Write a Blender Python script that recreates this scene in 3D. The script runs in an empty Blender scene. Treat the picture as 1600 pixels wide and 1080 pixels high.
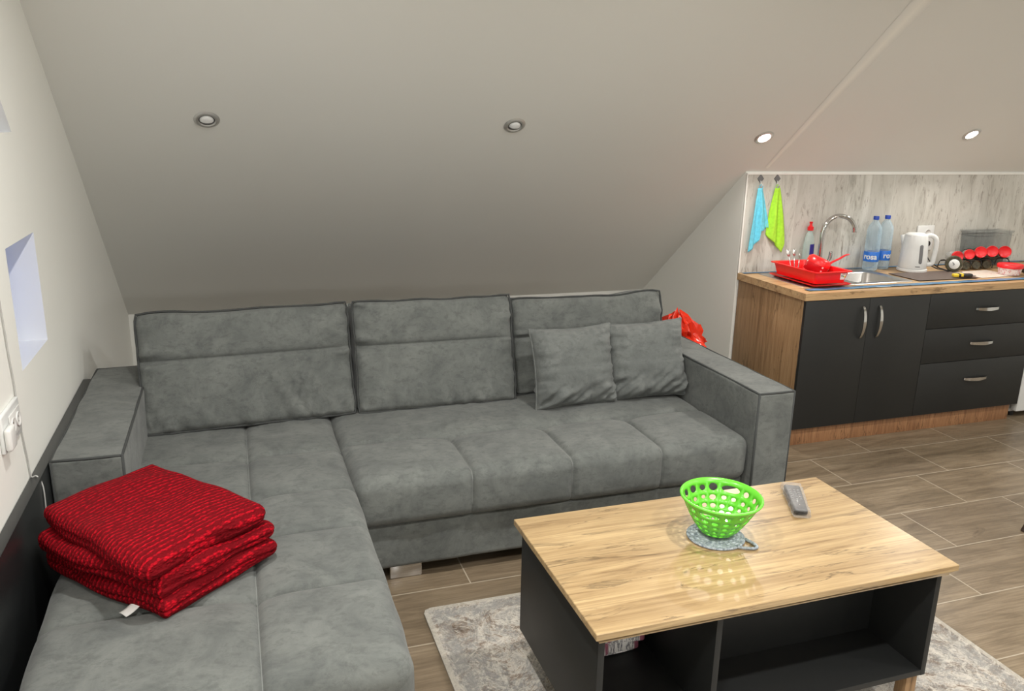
import bpy, bmesh, math, random
from mathutils import Vector, Matrix, noise
from mathutils.geometry import tessellate_polygon
random.seed(7)
C = bpy.context.scene.collection
PI = math.pi
def V(*a): return Vector(a)

# ------------------------------------------------------------------ materials
class N:
    def __init__(s, name):
        s.m = bpy.data.materials.new(name); s.m.use_nodes = True
        s.t = s.m.node_tree; s.n = s.t.nodes; s.l = s.t.links
        s.p = s.n['Principled BSDF']; s.out = s.n['Material Output']; s._c = None
    def new(s, typ, **k):
        n = s.n.new('ShaderNode' + typ)
        for a, v in k.items():
            if a in n.inputs.keys(): n.inputs[a].default_value = v
            else: setattr(n, a, v)
        return n
    def link(s, a, b): s.l.new(a, b)
    def coord(s, scale=(1, 1, 1), loc=(0, 0, 0), rot=(0, 0, 0), kind='Object'):
        if s._c is None: s._c = s.n.new('ShaderNodeTexCoord')
        mp = s.n.new('ShaderNodeMapping'); s.link(s._c.outputs[kind], mp.inputs[0])
        mp.inputs['Scale'].default_value = scale; mp.inputs['Location'].default_value = loc; mp.inputs['Rotation'].default_value = rot
        return mp.outputs[0]
    def noise(s, vec, scale=5, detail=3, rough=.5, dist=0, out='Fac'):
        n = s.new('TexNoise'); s.link(vec, n.inputs['Vector'])
        n.inputs['Scale'].default_value = scale; n.inputs['Detail'].default_value = detail
        n.inputs['Roughness'].default_value = rough; n.inputs['Distortion'].default_value = dist
        return n.outputs[out]
    def ramp(s, fac, stops):
        r = s.n.new('ShaderNodeValToRGB'); s.link(fac, r.inputs[0])
        e = r.color_ramp.elements
        while len(e) > 1: e.remove(e[-1])
        for i, (p, c) in enumerate(stops):
            x = e[0] if i == 0 else e.new(p)
            x.position = p; x.color = (*c, 1) if len(c) == 3 else c
        return r.outputs[0]
    def mix(s, fac, a, b, mode='MIX'):
        m = s.n.new('ShaderNodeMix'); m.data_type = 'RGBA'; m.blend_type = mode
        for i, v in ((0, fac), (6, a), (7, b)):
            if hasattr(v, 'links') or hasattr(v, 'is_output'): s.link(v, m.inputs[i])
            else: m.inputs[i].default_value = v if i == 0 else (*v, 1)
        return m.outputs[2]
    def math(s, op, a, b=0.0, c=None):
        m = s.n.new('ShaderNodeMath'); m.operation = op
        for i, v in enumerate((a, b, c)):
            if v is None: continue
            if hasattr(v, 'is_output'): s.link(v, m.inputs[i])
            else: m.inputs[i].default_value = v
        return m.outputs[0]
    def bump(s, h, strength=.3, dist=.01, prev=None):
        b = s.new('Bump'); b.inputs['Strength'].default_value = strength; b.inputs['Distance'].default_value = dist
        s.link(h, b.inputs['Height'])
        if prev is not None: s.link(prev, b.inputs['Normal'])
        return b.outputs[0]
    def fin(s, col=None, rough=None, nor=None, **k):
        p = s.p
        if col is not None:
            if hasattr(col, 'is_output'): s.link(col, p.inputs['Base Color'])
            else: p.inputs['Base Color'].default_value = (*col, 1)
        if rough is not None:
            if hasattr(rough, 'is_output'): s.link(rough, p.inputs['Roughness'])
            else: p.inputs['Roughness'].default_value = rough
        if nor is not None: s.link(nor, p.inputs['Normal'])
        for a, v in k.items(): p.inputs[a.replace('_', ' ')].default_value = v
        return s.m

def plain(name, col, rough=.5, var=.06, scale=30, bump=0, **k):
    n = N(name); c = n.coord()
    f = n.noise(c, scale, 3)
    lo = tuple(x * (1 - var) for x in col); hi = tuple(min(1, x * (1 + var)) for x in col)
    nor = n.bump(n.noise(c, scale * 4, 3), bump, .002) if bump else None
    return n.fin(n.ramp(f, [(.3, lo), (.7, hi)]), rough, nor, **k)

def paint(name, col, bump=.08):
    n = N(name); c = n.coord()
    f = n.noise(c, 1.3, 3)
    lo = tuple(x * .985 for x in col)
    return n.fin(n.ramp(f, [(.35, lo), (.65, col)]), .65, n.bump(n.noise(c, 160, 4), bump, .001))

def wood(name, axis, cols, s=1.0, rough=.45, coat=0, joints=None, grain=.5, bump=.05):
    """cols: dark, mid, light; the grain runs along axis (0,1,2)"""
    n = N(name)
    sc = [11 * s, 11 * s, 11 * s]; sc[axis] = .75 * s
    c = n.coord(tuple(sc))
    warp = n.noise(n.coord(tuple(x * .35 for x in sc)), 1.6, 3, .5, .6)
    f1 = n.noise(c, 1.7, 8, .62, 1.4)
    sc2 = [90 * s, 90 * s, 90 * s]; sc2[axis] = 2.2 * s
    f2 = n.noise(n.coord(tuple(sc2)), 1.5, 4, .6, .3)
    col = n.ramp(f1, [(.30, cols[0]), (.44, cols[1]), (.62, cols[2]), (.8, cols[1])])
    col = n.mix(n.math('MULTIPLY', n.ramp(f2, [(.35, (1, 1, 1)), (.6, (0, 0, 0))]), grain * .55), col, cols[0])
    col = n.mix(n.ramp(warp, [(.40, (.22,) * 3), (.55, (0,) * 3)]), col, cols[0])
    # knots and thin cracks
    sk = [7 * s] * 3; sk[axis] = 1.3 * s
    k = n.noise(n.coord(tuple(sk), (3.1, 1.7, .4)), 1.2, 6, .7, 2.2)
    col = n.mix(n.ramp(k, [(.0, (0,) * 3), (.60, (0,) * 3), (.63, (.6,) * 3), (.68, (.3,) * 3)]), col, tuple(x * .35 for x in cols[0]))
    sa = [8 * s] * 3; sa[axis] = .9 * s; sb = [3.5 * s] * 3; sb[axis] = .8 * s
    ca_ = n.noise(n.coord(tuple(sa), (.3, 5.2, 1.1)), 1.2, 5, .55, 1.0); cb_ = n.noise(n.coord(tuple(sb), (7.3, 2.2, 4.1)), 1.5, 3, .6, .5)
    crack = n.math('MULTIPLY', n.ramp(ca_, [(.482, (0,) * 3), (.5, (.8,) * 3), (.518, (0,) * 3)]), n.ramp(cb_, [(.5, (0,) * 3), (.6, (1,) * 3)]))
    col = n.mix(crack, col, tuple(x * .45 for x in cols[0]))
    k = n.fin(col, rough, n.bump(f2, bump, .002))
    if coat: n.p.inputs['Coat Weight'].default_value = coat; n.p.inputs['Coat Roughness'].default_value = .04
    return k

def fabric(name, a, b):
    n = N(name); c = n.coord()
    f = n.noise(c, 7, 7, .72, .6)
    g = n.noise(n.coord((.6, 1, 1)), 42, 6, .75, .3)
    col = n.ramp(f, [(.32, a), (.66, b)])
    col = n.mix(n.ramp(g, [(.38, (.42,) * 3), (.50, (0,) * 3)]), col, tuple(x * .70 for x in a))
    h = n.noise(c, 420, 2)
    w = n.noise(c, 11, 5, .6)
    nor = n.bump(h, .25, .001, n.bump(w, .22, .012))
    return n.fin(col, .92, nor, Sheen_Weight=.12, Sheen_Roughness=.5)

M = {}
M['slope'] = paint('ceiling_paint', (.80, .80, .765))
M['wall'] = paint('wall_paint', (.86, .86, .815))
M['reveal'] = paint('reveal_paint', (.72, .73, .74))
M['fabric'] = fabric('sofa_fabric', (.088, .095, .091), (.155, .164, .153))
M['fabric2'] = fabric('pillow_fabric', (.098, .106, .102), (.160, .170, .162))
M['piping'] = plain('piping_fabric', (.045, .048, .047), .9, .1)
M['oak_x'] = wood('oak_tabletop', 0, [(.23, .14, .06), (.44, .30, .145), (.56, .40, .205)], 1.25, .32, 0, bump=.03, grain=.75)
M['oak_worktop'] = wood('oak_worktop_wood', 0, [(.30, .17, .075), (.50, .32, .16), (.60, .41, .22)], 1.3, .4)
M['oak_z'] = wood('oak_panel', 2, [(.155, .085, .036), (.34, .205, .10), (.43, .27, .14)], 1.2, .5, grain=.7)
M['oak_plinth'] = wood('oak_plinth_wood', 2, [(.14, .06, .028), (.30, .145, .068), (.40, .21, .10)], 2.4, .5)
M['charcoal'] = plain('charcoal_laminate', (.0125, .0135, .0135), .5, .05, 60)
M['black_lam'] = plain('black_laminate', (.012, .0135, .014), .35, .05, 60)
M['dark_wood'] = wood('dark_wood', 2, [(.02, .012, .008), (.045, .028, .02), (.06, .04, .03)], 1, .4)
M['chrome'] = plain('chrome', (.62, .62, .62), .10, .02, Metallic=1)
M['steel'] = plain('brushed_steel', (.55, .54, .52), .3, .05, Metallic=1)
M['white'] = plain('white_plastic', (.70, .71, .70), .3, .02)
M['offwhite'] = plain('offwhite_plastic', (.72, .72, .70), .35, .02)
M['silver'] = plain('silver_ring', (.62, .62, .60), .35, .03, Metallic=.6)
M['black'] = plain('black_plastic', (.012, .012, .013), .4, .05)
M['grey'] = plain('grey_plastic', (.16, .16, .165), .4, .05)
M['red'] = plain('red_plastic', (.82, .012, .014), .3, .03)
M['redlid'] = plain('red_lid_plastic', (.70, .012, .018), .3, .05)
M['redbag'] = plain('red_bag_film', (.72, .035, .012), .22, .1, 60)
M['blue'] = plain('blue_film', (.07, .20, .36), .3, .35, 25)
M['bluecap'] = plain('blue_cap', (.012, .06, .42), .35, .03)
M['bluelabel'] = plain('blue_label', (.02, .16, .62), .4, .15, 40)
M['teal'] = plain('teal_plastic', (.05, .35, .38), .45, .05)
M['yellow'] = plain('yellow_plastic', (.80, .58, .03), .4, .05)
M['towel_blue'] = plain('blue_towel', (.16, .62, .80), .95, .12, 60, .6)
M['towel_green'] = plain('green_towel', (.42, .80, .05), .95, .1, 60, .6)
M['cable'] = plain('cable_white', (.45, .45, .43), .5)
M['trim'] = plain('white_trim', (.85, .84, .80), .4, .02)
M['darkjar'] = plain('dark_spice', (.05, .045, .025), .25, .6, 70)
M['lilac'] = plain('violet_label', (.03, .02, .25), .5)
M['green_soap'] = plain('green_soap', (.02, .20, .06), .3)
M['tag'] = plain('white_tag', (.75, .73, .71), .8)

def clearmat(name, col, fac=.35, rough=.1, edge=.5):
    n = N(name); n.fin(col, rough); n.p.inputs['IOR'].default_value = 1.5
    c = n.coord(); n.link(n.bump(n.noise(c, 45, 3), .6, .01), n.p.inputs['Normal'])
    tr = n.new('BsdfTransparent'); tr.inputs[0].default_value = (*[min(1, .75 + .25 * x) for x in col], 1)
    mx = n.new('MixShader'); lw = n.new('LayerWeight'); lw.inputs['Blend'].default_value = .35
    f = n.math('ADD', n.math('MULTIPLY', lw.outputs['Facing'], edge), fac)
    n.link(f, mx.inputs[0]); n.link(tr.outputs[0], mx.inputs[1]); n.link(n.p.outputs[0], mx.inputs[2])
    n.link(mx.outputs[0], n.out.inputs[0]); return n.m
M['bottle'] = clearmat('water_bottle_plastic', (.62, .78, .88), .22)
M['clear'] = clearmat('clear_plastic', (.6, .62, .62), .15)
M['wrap'] = clearmat('wrapping_film', (.62, .61, .60), .02, .08)
M['soap'] = clearmat('soap_bottle_plastic', (.62, .75, .72), .4)
M['clear2'] = clearmat('thin_clear_plastic', (.55, .58, .58), .03, .1, .2)
M['glass'] = clearmat('window_glass', (.8, .85, .9), .03, .02)

def mk_bowl():
    n = N('green_bowl_plastic')
    return n.fin((.13, .53, .035), .25, None, Subsurface_Weight=.15, Subsurface_Radius=(.02, .03, .01), Subsurface_Scale=.3)
M['green'] = mk_bowl()

def mk_trivet():
    n = N('trivet_felt'); c = n.coord()
    return n.fin(n.ramp(n.noise(c, 95, 5, .7), [(.35, (.12, .15, .18)), (.6, (.42, .46, .49))]), .8, n.bump(n.noise(c, 150, 3), .4, .003))
M['trivet'] = mk_trivet()

def mk_blanket():
    n = N('red_blanket_knit')
    c = n.coord((1, 1, 1), rot=(0, 0, .0))
    wv = n.new('TexWave'); wv.wave_type = 'BANDS'; wv.bands_direction = 'X'
    n.link(c, wv.inputs[0]); wv.inputs['Scale'].default_value = 20; wv.inputs['Distortion'].default_value = 2.2
    wv.inputs['Detail'].default_value = 2; wv.inputs['Detail Scale'].default_value = 2.5
    vo = n.new('TexVoronoi'); n.link(n.coord((1, .55, 1)), vo.inputs['Vector']); vo.inputs['Scale'].default_value = 150
    f = n.noise(c, 260, 3)
    h = n.math('ADD', n.math('MULTIPLY', wv.outputs['Fac'], .6), n.math('MULTIPLY', vo.outputs['Distance'], -.7))
    col = n.ramp(h, [(.0, (.14, .0005, .004)), (.45, (.52, .003, .014)), (1, (.74, .016, .036))])
    nor = n.bump(f, .4, .003, n.bump(h, .8, .006))
    return n.fin(col, .8, nor, Specular_IOR_Level=.12)
M['blanket'] = mk_blanket()

def mk_floor():
    n = N('wood_look_floor_tiles')
    c = n.coord(loc=(.44 + .61 * 20, .137 + .317 * 20, 0))
    b = n.new('TexBrick'); n.link(c, b.inputs['Vector'])
    b.offset = .652; b.offset_frequency = 2; b.squash = 1
    for k, v in dict(Scale=1, **{'Mortar Size': .0026, 'Mortar Smooth': .1, 'Brick Width': .61, 'Row Height': .317, 'Bias': 0}).items(): b.inputs[k].default_value = v
    b.inputs['Color1'].default_value = (0, 0, 0, 1); b.inputs['Color2'].default_value = (1, 1, 1, 1); b.inputs['Mortar'].default_value = (.5, .5, .5, 1)
    rnd = n.new('SeparateColor'); n.link(b.outputs['Color'], rnd.inputs[0])
    # shift the grain of each tile
    cb = n.new('CombineXYZ'); n.link(n.math('MULTIPLY', rnd.outputs[0], 7.0), cb.inputs[0]); n.link(n.math('MULTIPLY', rnd.outputs[0], 13.0), cb.inputs[1])
    va = n.new('VectorMath'); va.operation = 'ADD'; n.link(n.coord((1.6, 9, 1)), va.inputs[0]); n.link(cb.outputs[0], va.inputs[1])
    f1 = n.noise(va.outputs[0], 1.5, 7, .62, 1.0)
    vb = n.new('VectorMath'); vb.operation = 'ADD'; n.link(n.coord((3, 75, 1)), vb.inputs[0]); n.link(cb.outputs[0], vb.inputs[1])
    f2 = n.noise(vb.outputs[0], 1.6, 4, .6, .4)
    col = n.ramp(f1, [(.28, (.12, .090, .056)), (.5, (.23, .175, .112)), (.72, (.31, .245, .165))])
    col = n.mix(n.ramp(f2, [(.38, (.45,) * 3), (.58, (0,) * 3)]), col, (.095, .068, .044))
    col = n.mix(n.math('MULTIPLY', rnd.outputs[0], .22), col, (.13, .095, .07))
    k = n.noise(n.coord((3, 8, 1), (2, .7, 0)), 1.1, 4, .6, 1.8)
    col = n.mix(n.ramp(k, [(.66, (0,) * 3), (.74, (.5,) * 3)]), col, (.05, .033, .024))
    fin = n.mix(b.outputs['Fac'], col, (.40, .34, .26))
    rough = n.math('ADD', n.math('MULTIPLY', f2, .2), .25)
    nor = n.bump(n.math('SUBTRACT', 1, b.outputs['Fac']), .4, .002, n.bump(f2, .06, .002))
    return n.fin(fin, rough, nor)
M['floor'] = mk_floor()

def mk_splash():
    n = N('marbled_wood_backsplash')
    c1 = n.coord((6, 6, 1.3))
    f = n.noise(c1, 1.3, 8, .62, 1.1)
    col = n.ramp(f, [(.30, (.38, .365, .325)), (.42, (.57, .56, .51)), (.6, (.68, .67, .62))])
    g = n.noise(n.coord((15, 15, 3.2), (1, 0, 2), (0, .16, 0)), 1.5, 8, .72, 1.6)
    col = n.mix(n.ramp(g, [(.55, (0,) * 3), (.61, (.45,) * 3), (.66, (.8,) * 3)]), col, (.20, .165, .14))
    v = n.new('TexVoronoi'); v.feature = 'DISTANCE_TO_EDGE'
    n.link(n.coord((2.2, 2.2, .75), (0, 0, 0), (0, .12, 0)), v.inputs['Vector']); v.inputs['Scale'].default_value = 1.4
    k2 = n.noise(n.coord((34, 34, 5), (4, 0, 1), (0, .22, 0)), 1.4, 6, .7, 1.2); col = n.mix(n.ramp(k2, [(.60, (0,) * 3), (.66, (.5,) * 3), (.72, (.85,) * 3)]), col, (.17, .135, .11))
    # plank joints every 0.18 m
    sp = n.new('SeparateXYZ'); n.link(n.coord(), sp.inputs[0])
    fr = n.math('FRACT', n.math('MULTIPLY', sp.outputs[0], 1 / .177))
    j = n.math('LESS_THAN', fr, .014)
    h = n.new('TexWhiteNoise'); h.noise_dimensions = '1D'; n.link(n.math('FLOOR', n.math('MULTIPLY', sp.outputs[0], 1 / .177)), h.inputs['W'])
    col = n.mix(n.math('MULTIPLY', h.outputs['Value'], .45), col, (.40, .375, .335))
    col = n.mix(n.math('MULTIPLY', j, .7), col, (.70, .69, .65))
    return n.fin(col, .3)
M['splash'] = mk_splash()

def mk_rug():
    n = N('distressed_rug')
    c = n.coord()
    f = n.noise(c, 5, 8, .78, 2.2)
    g = n.noise(c, 38, 6, .8, .8)
    s = n.noise(n.coord((1, 1, 1), (5, 3, 0)), 3.2, 6, .7, 3.2)
    base = n.ramp(f, [(.36, (.12, .085, .062)), (.45, (.27, .215, .17)), (.50, (.54, .50, .44)), (.56, (.33, .31, .29)), (.66, (.56, .52, .45))])
    base = n.mix(n.ramp(s, [(.47, (0,) * 3), (.51, (.85,) * 3), (.55, (.1,) * 3), (.60, (.75,) * 3), (.66, (.1,) * 3)]), base, (.20, .20, .195))
    g4 = n.noise(n.coord((1, 1, 1), (8, 1, 0)), 9, 8, .8, 2.6); base = n.mix(n.ramp(g4, [(.40, (.8,) * 3), (.47, (0,) * 3), (.56, (0,) * 3), (.60, (.75,) * 3), (.66, (.2,) * 3)]), base, (.60, .56, .49))
    g3 = n.noise(c, 30, 8, .85, 1.2); base = n.mix(n.ramp(g3, [(.38, (.75,) * 3), (.47, (0,) * 3)]), base, (.13, .105, .085))
    base = n.mix(n.ramp(g, [(.52, (0,) * 3), (.64, (.45,) * 3)]), base, (.60, .56, .50))
    sp = n.new('SeparateXYZ'); n.link(c, sp.inputs[0])
    # border bands measured from the rug's edge (half sizes .874 x 1.3)
    dx = n.math('SUBTRACT', .874, n.math('ABSOLUTE', sp.outputs[0])); dy = n.math('SUBTRACT', 1.3, n.math('ABSOLUTE', sp.outputs[1]))
    d = n.math('MINIMUM', dx, dy)
    edge = n.math('LESS_THAN', d, .018)
    base = n.mix(n.math('MULTIPLY', edge, .6), base, (.50, .46, .39))
    b1 = n.math('MULTIPLY', n.math('GREATER_THAN', d, .03), n.math('LESS_THAN', d, .075))
    base = n.mix(n.math('MULTIPLY', b1, n.ramp(g, [(.4, (.75,) * 3), (.62, (.1,) * 3)])), base, (.27, .265, .25))
    b2 = n.math('MULTIPLY', n.math('GREATER_THAN', d, .155), n.math('LESS_THAN', d, .17))
    base = n.mix(n.math('MULTIPLY', b2, n.ramp(g3, [(.45, (0,) * 3), (.6, (.6,) * 3)])), base, (.66, .62, .55))
    return n.fin(base, .95, n.bump(n.noise(c, 300, 3), .5, .003, n.bump(g, .4, .004)))
M['rug'] = mk_rug()

def mk_news():
    n = N('printed_newspaper')
    f = n.noise(n.coord((30, 60, 1)), 2, 4, .7); g = n.noise(n.coord((8, 8, 1)), 1.4, 2)
    c = n.ramp(f, [(.44, (.85, .83, .80)), (.5, (.10, .10, .12)), (.56, (.85, .83, .80))])
    c = n.mix(n.ramp(g, [(.56, (0,) * 3), (.6, (1,) * 3)]), c, (.32, .10, .15))
    return n.fin(c, .6)
M['news'] = mk_news()

def mk_mat():
    n = N('striped_placemat')
    wv = n.new('TexWave'); wv.bands_direction = 'Y'; n.link(n.coord(), wv.inputs[0]); wv.inputs['Scale'].default_value = 24
    c = n.ramp(wv.outputs['Fac'], [(.3, (.05, .038, .032)), (.7, (.17, .12, .10))])
    return n.fin(c, .5)
M['placemat'] = mk_mat()
def mk_paper():
    n = N('printed_paper')
    f = n.noise(n.coord((20, 20, 1)), 1.6, 4, .7)
    return n.fin(n.ramp(f, [(.50, (.74, .66, .56)), (.58, (.80, .74, .68)), (.63, (.55, .15, .12)), (.67, (.78, .7, .6))]), .35)
M['paper'] = mk_paper()
def mk_tublabel():
    n = N('tub_label_print')
    f = n.noise(n.coord((1, 1, 1)), 55, 4, .6)
    return n.fin(n.ramp(f, [(.48, (.78, .70, .70)), (.55, (.60, .12, .14)), (.6, (.8, .75, .75))]), .4)
M['tublabel'] = mk_tublabel()
def mk_polka():
    n = N('red_polka_dots')
    v = n.new('TexVoronoi'); v.feature = 'F1'; n.link(n.coord(), v.inputs['Vector']); v.inputs['Scale'].default_value = 48; v.inputs['Randomness'].default_value = .15
    return n.fin(n.ramp(v.outputs['Distance'], [(.24, (.85, .75, .75)), (.30, (.50, .01, .015))]), .3)
M['polka'] = mk_polka()
def emis(name, col, st):
    n = N(name); n.fin((.8, .8, .8), .4); n.p.inputs['Emission Color'].default_value = (*col, 1); n.p.inputs['Emission Strength'].default_value = st; return n.m
M['lamp'] = emis('lit_lamp', (1, .93, .80), 40)

# ------------------------------------------------------------------ mesh helpers
def obj(name, bm, mat, parent=None, smooth=True, loc=None, rot=None, flat_angle=None):
    me = bpy.data.meshes.new(name)
    bmesh.ops.recalc_face_normals(bm, faces=bm.faces)
    bm.to_mesh(me); bm.free()
    for m in (mat if isinstance(mat, (list, tuple)) else [mat]): me.materials.append(m)
    o = bpy.data.objects.new(name, me); C.objects.link(o)
    if smooth:
        me.shade_smooth()
        if flat_angle: 
            me.set_sharp_from_angle(angle=math.radians(flat_angle))
    if parent: o.parent = parent
    if loc: o.location = loc
    if rot: o.rotation_euler = rot
    return o
def tag(o, label, cat, group=None, kind=None):
    if label: o['label'] = label
    if cat: o['category'] = cat
    if group: o['group'] = group
    if kind: o['kind'] = kind
    return o
def thing(name, label, cat, loc=(0, 0, 0), rot=(0, 0, 0), group=None):
    o = bpy.data.objects.new(name, None); C.objects.link(o); o.empty_display_size = .05
    o.location = loc; o.rotation_euler = rot
    return tag(o, label, cat, group)
def struct(o, label=None):
    o['kind'] = 'structure'
    if label: o['label'] = label
    return o
def dup(root, loc=None, rot=None, label=None):
    r = root.copy(); C.objects.link(r)
    if loc is not None: r.location = loc
    if rot is not None: r.rotation_euler = rot
    if label: r['label'] = label
    for ch in list(root.children):
        c = ch.copy(); C.objects.link(c); c.parent = r; c.matrix_parent_inverse = ch.matrix_parent_inverse
        for g in list(ch.children):
            d = g.copy(); C.objects.link(d); d.parent = c
    return r

def box(bm, x0, x1, y0, y1, z0, z1, bev=0, seg=2):
    vs = [bm.verts.new((x, y, z)) for x in (x0, x1) for y in (y0, y1) for z in (z0, z1)]
    fs = [(0, 1, 3, 2), (4, 6, 7, 5), (0, 4, 5, 1), (2, 3, 7, 6), (0, 2, 6, 4), (1, 5, 7, 3)]
    faces = [bm.faces.new([vs[i] for i in f]) for f in fs]
    if bev:
        ed = list({e for f in faces for e in f.edges})
        bmesh.ops.bevel(bm, geom=ed, offset=bev, segments=seg, profile=.5, affect='EDGES')
def mkbox(name, x0, x1, y0, y1, z0, z1, mat, parent=None, bev=0, **k):
    bm = bmesh.new(); box(bm, x0, x1, y0, y1, z0, z1, bev); return obj(name, bm, mat, parent, smooth=bool(bev), flat_angle=40 if bev else None, **k)

def spline(pts, n=8, closed=False):
    P = [Vector(p) for p in pts]; out = []; L = len(P)
    for i in range(L if closed else L - 1):
        a, b, c, d = (P[(i - 1) % L], P[i], P[(i + 1) % L], P[(i + 2) % L]) if closed else (P[max(i - 1, 0)], P[i], P[i + 1], P[min(i + 2, L - 1)])
        for k in range(n):
            t = k / n
            out.append(.5 * ((2 * b) + (-a + c) * t + (2 * a - 5 * b + 4 * c - d) * t * t + (-a + 3 * b - 3 * c + d) * t ** 3))
    if not closed: out.append(P[-1])
    return out
def tube(bm, pts, r, seg=8, closed=False, cap=True, flat=None):
    P = [Vector(p) for p in pts]; L = len(P); rings = []; prev = None
    for i, p in enumerate(P):
        if closed: t = P[(i + 1) % L] - P[i - 1]
        else: t = P[min(i + 1, L - 1)] - P[max(i - 1, 0)]
        t.normalize()
        if prev is None:
            a = Vector((0, 0, 1)) if abs(t.z) < .9 else Vector((1, 0, 0)); u = t.cross(a).normalized()
        else: u = (prev - t * prev.dot(t)).normalized()
        prev = u; v = t.cross(u)
        rr = r(i / (L - 1)) if callable(r) else r
        fl = flat if flat else 1
        rings.append([bm.verts.new(p + (u * math.cos(2 * PI * k / seg) + v * math.sin(2 * PI * k / seg) * fl) * rr) for k in range(seg)])
    for i in range(L if closed else L - 1):
        a, b = rings[i], rings[(i + 1) % L]
        for k in range(seg): bm.faces.new((a[k], a[(k + 1) % seg], b[(k + 1) % seg], b[k]))
    if cap and not closed: bm.faces.new(rings[0][::-1]); bm.faces.new(rings[-1])
def lathe(bm, prof, seg=32, cx=0, cy=0, mtx=None, a0=0, sx=1, sy=1):
    rings = []
    for (r, z) in prof:
        if r < 1e-6: q = Vector((cx, cy, z)); rings.append([bm.verts.new(mtx @ q if mtx else q)])
        else:
            R = []
            for k in range(seg):
                a = a0 + 2 * PI * k / seg; q = Vector((cx + r * sx * math.cos(a), cy + r * sy * math.sin(a), z)); R.append(bm.verts.new(mtx @ q if mtx else q))
            rings.append(R)
    for a, b in zip(rings, rings[1:]):
        for k in range(seg):
            k2 = (k + 1) % seg
            if len(a) == 1 and len(b) == 1: continue
            if len(a) == 1: bm.faces.new((a[0], b[k], b[k2]))
            elif len(b) == 1: bm.faces.new((a[k], a[k2], b[0]))
            else: bm.faces.new((a[k], a[k2], b[k2], b[k]))

def axis_coords(h, r, step, extra):
    c = []
    k = 5
    for i in range(k + 1):
        a = i / k * PI / 4
        c.append(-h + r - r * math.tan(PI / 4 - a) if False else -h + r * (1 - math.tan(PI / 4 - a)))
    lo = -h + r; hi = h - r
    n = max(1, int((hi - lo) / step))
    c += [lo + (hi - lo) * i / n for i in range(1, n)]
    c += [-x for x in reversed(c[:k + 1])] if hi > lo + 1e-6 else [-x for x in reversed(c[:k])]
    for e in extra: c += [e + d for d in (-.03, -.018, -.010, -.005, 0, .005, .010, .018, .03) if abs(e + d) < h]
    c = sorted(c); out = [c[0]]
    for x in c[1:]:
        if x - out[-1] > .0022: out.append(x)
    out[-1] = h; out[0] = -h
    return out
def softbox(bm, cen, half, r, step=.03, extra=((), (), ()), fn=None):
    """rounded box with a fine grid on every side; fn(point, normal) -> point, in local (centred) coordinates"""
    co = [axis_coords(half[i], r, step, extra[i]) for i in range(3)]
    cache = {}
    cen = Vector(cen)
    def vert(p):
        key = (round(p[0], 5), round(p[1], 5), round(p[2], 5))
        if key in cache: return cache[key]
        q = Vector(p)
        inn = Vector([max(-(half[i] - r), min(half[i] - r, q[i])) for i in range(3)])
        d = q - inn
        n = d.normalized() if d.length > 1e-9 else Vector((0, 0, 1))
        s = inn + n * r
        if fn: s = fn(s, n)
        v = bm.verts.new(cen + s); cache[key] = v; return v
    for ax in range(3):
        a, b = [i for i in range(3) if i != ax]
        for sg in (-1, 1):
            for i in range(len(co[a]) - 1):
                for j in range(len(co[b]) - 1):
                    q = []
                    for (ii, jj) in ((i, j), (i + 1, j), (i + 1, j + 1), (i, j + 1)):
                        p = [0, 0, 0]; p[ax] = sg * half[ax]; p[a] = co[a][ii]; p[b] = co[b][jj]; q.append(vert(p))
                    q = list(dict.fromkeys(q))
                    if len(q) > 2:
                        try: bm.faces.new(q)
                        except ValueError: pass
def sm(x): x = max(0, min(1, x)); return x * x * (3 - 2 * x)
def groove(d, depth, w): return -depth * math.exp(-(abs(d) / w) ** 1.3)
def nz(p, s, seed=0): return noise.noise(Vector((p[0] * s + seed, p[1] * s - seed, p[2] * s + seed * .5)))

def text_mesh(name, body, size, mat, parent, xf, ext=.0004, font_shear=0):
    cu = bpy.data.curves.new(name, 'FONT'); cu.body = body; cu.size = size; cu.align_x = 'CENTER'; cu.align_y = 'CENTER'; cu.extrude = ext; cu.shear = font_shear; cu.resolution_u = 3
    cu.offset = size * .03
    o = bpy.data.objects.new('tmp', cu); C.objects.link(o)
    dg = bpy.context.evaluated_depsgraph_get(); me = bpy.data.meshes.new_from_object(o.evaluated_get(dg))
    C.objects.unlink(o); bpy.data.objects.remove(o)
    me.name = name
    for v in me.vertices: v.co = xf(v.co.copy())
    me.materials.clear(); me.materials.append(mat)
    t = bpy.data.objects.new(name, me); C.objects.link(t); t.parent = parent
    return t

# ------------------------------------------------------------------ room shell
XW, YN, ZN, SL = -1.221, 4.659, .535, .795
YB, XS, XR, YF, ZT = 3.515, 2.198, 5.6, -3.435, 2.55
def zs(y): return ZN + SL * (YN - y)
YT = YN - (ZT - ZN) / SL        # where the slope meets the flat ceiling
ZB = zs(YB)
def poly(name, pts, mat, holes=()):
    bm = bmesh.new(); loops = [[Vector(p) for p in pts]] + [[Vector(p) for p in h] for h in holes]
    flat = [bm.verts.new(p) for l in loops for p in l]
    for t in tessellate_polygon(loops):
        try: bm.faces.new([flat[i] for i in t])
        except ValueError: pass
    return struct(obj(name, bm, mat, smooth=False))
poly('floor', [(XW - .02, YF, 0), (XR, YF, 0), (XR, YB, 0), (XS, YB, 0), (XS, YN, 0), (XW - .02, YN, 0)], M['floor'])
poly('ceiling', [(XW, YN, ZN), (XS, YN, ZN), (XS, YB, ZB), (XR, YB, ZB), (XR, YT, ZT), (XW, YT, ZT)], M['slope'])
YT2 = -.9; YF = YT2 - (ZT - ZN) / SL
poly('ceiling', [(XW, YT, ZT), (XR, YT, ZT), (XR, YT2, ZT), (XW, YT2, ZT)], M['slope'])
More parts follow.
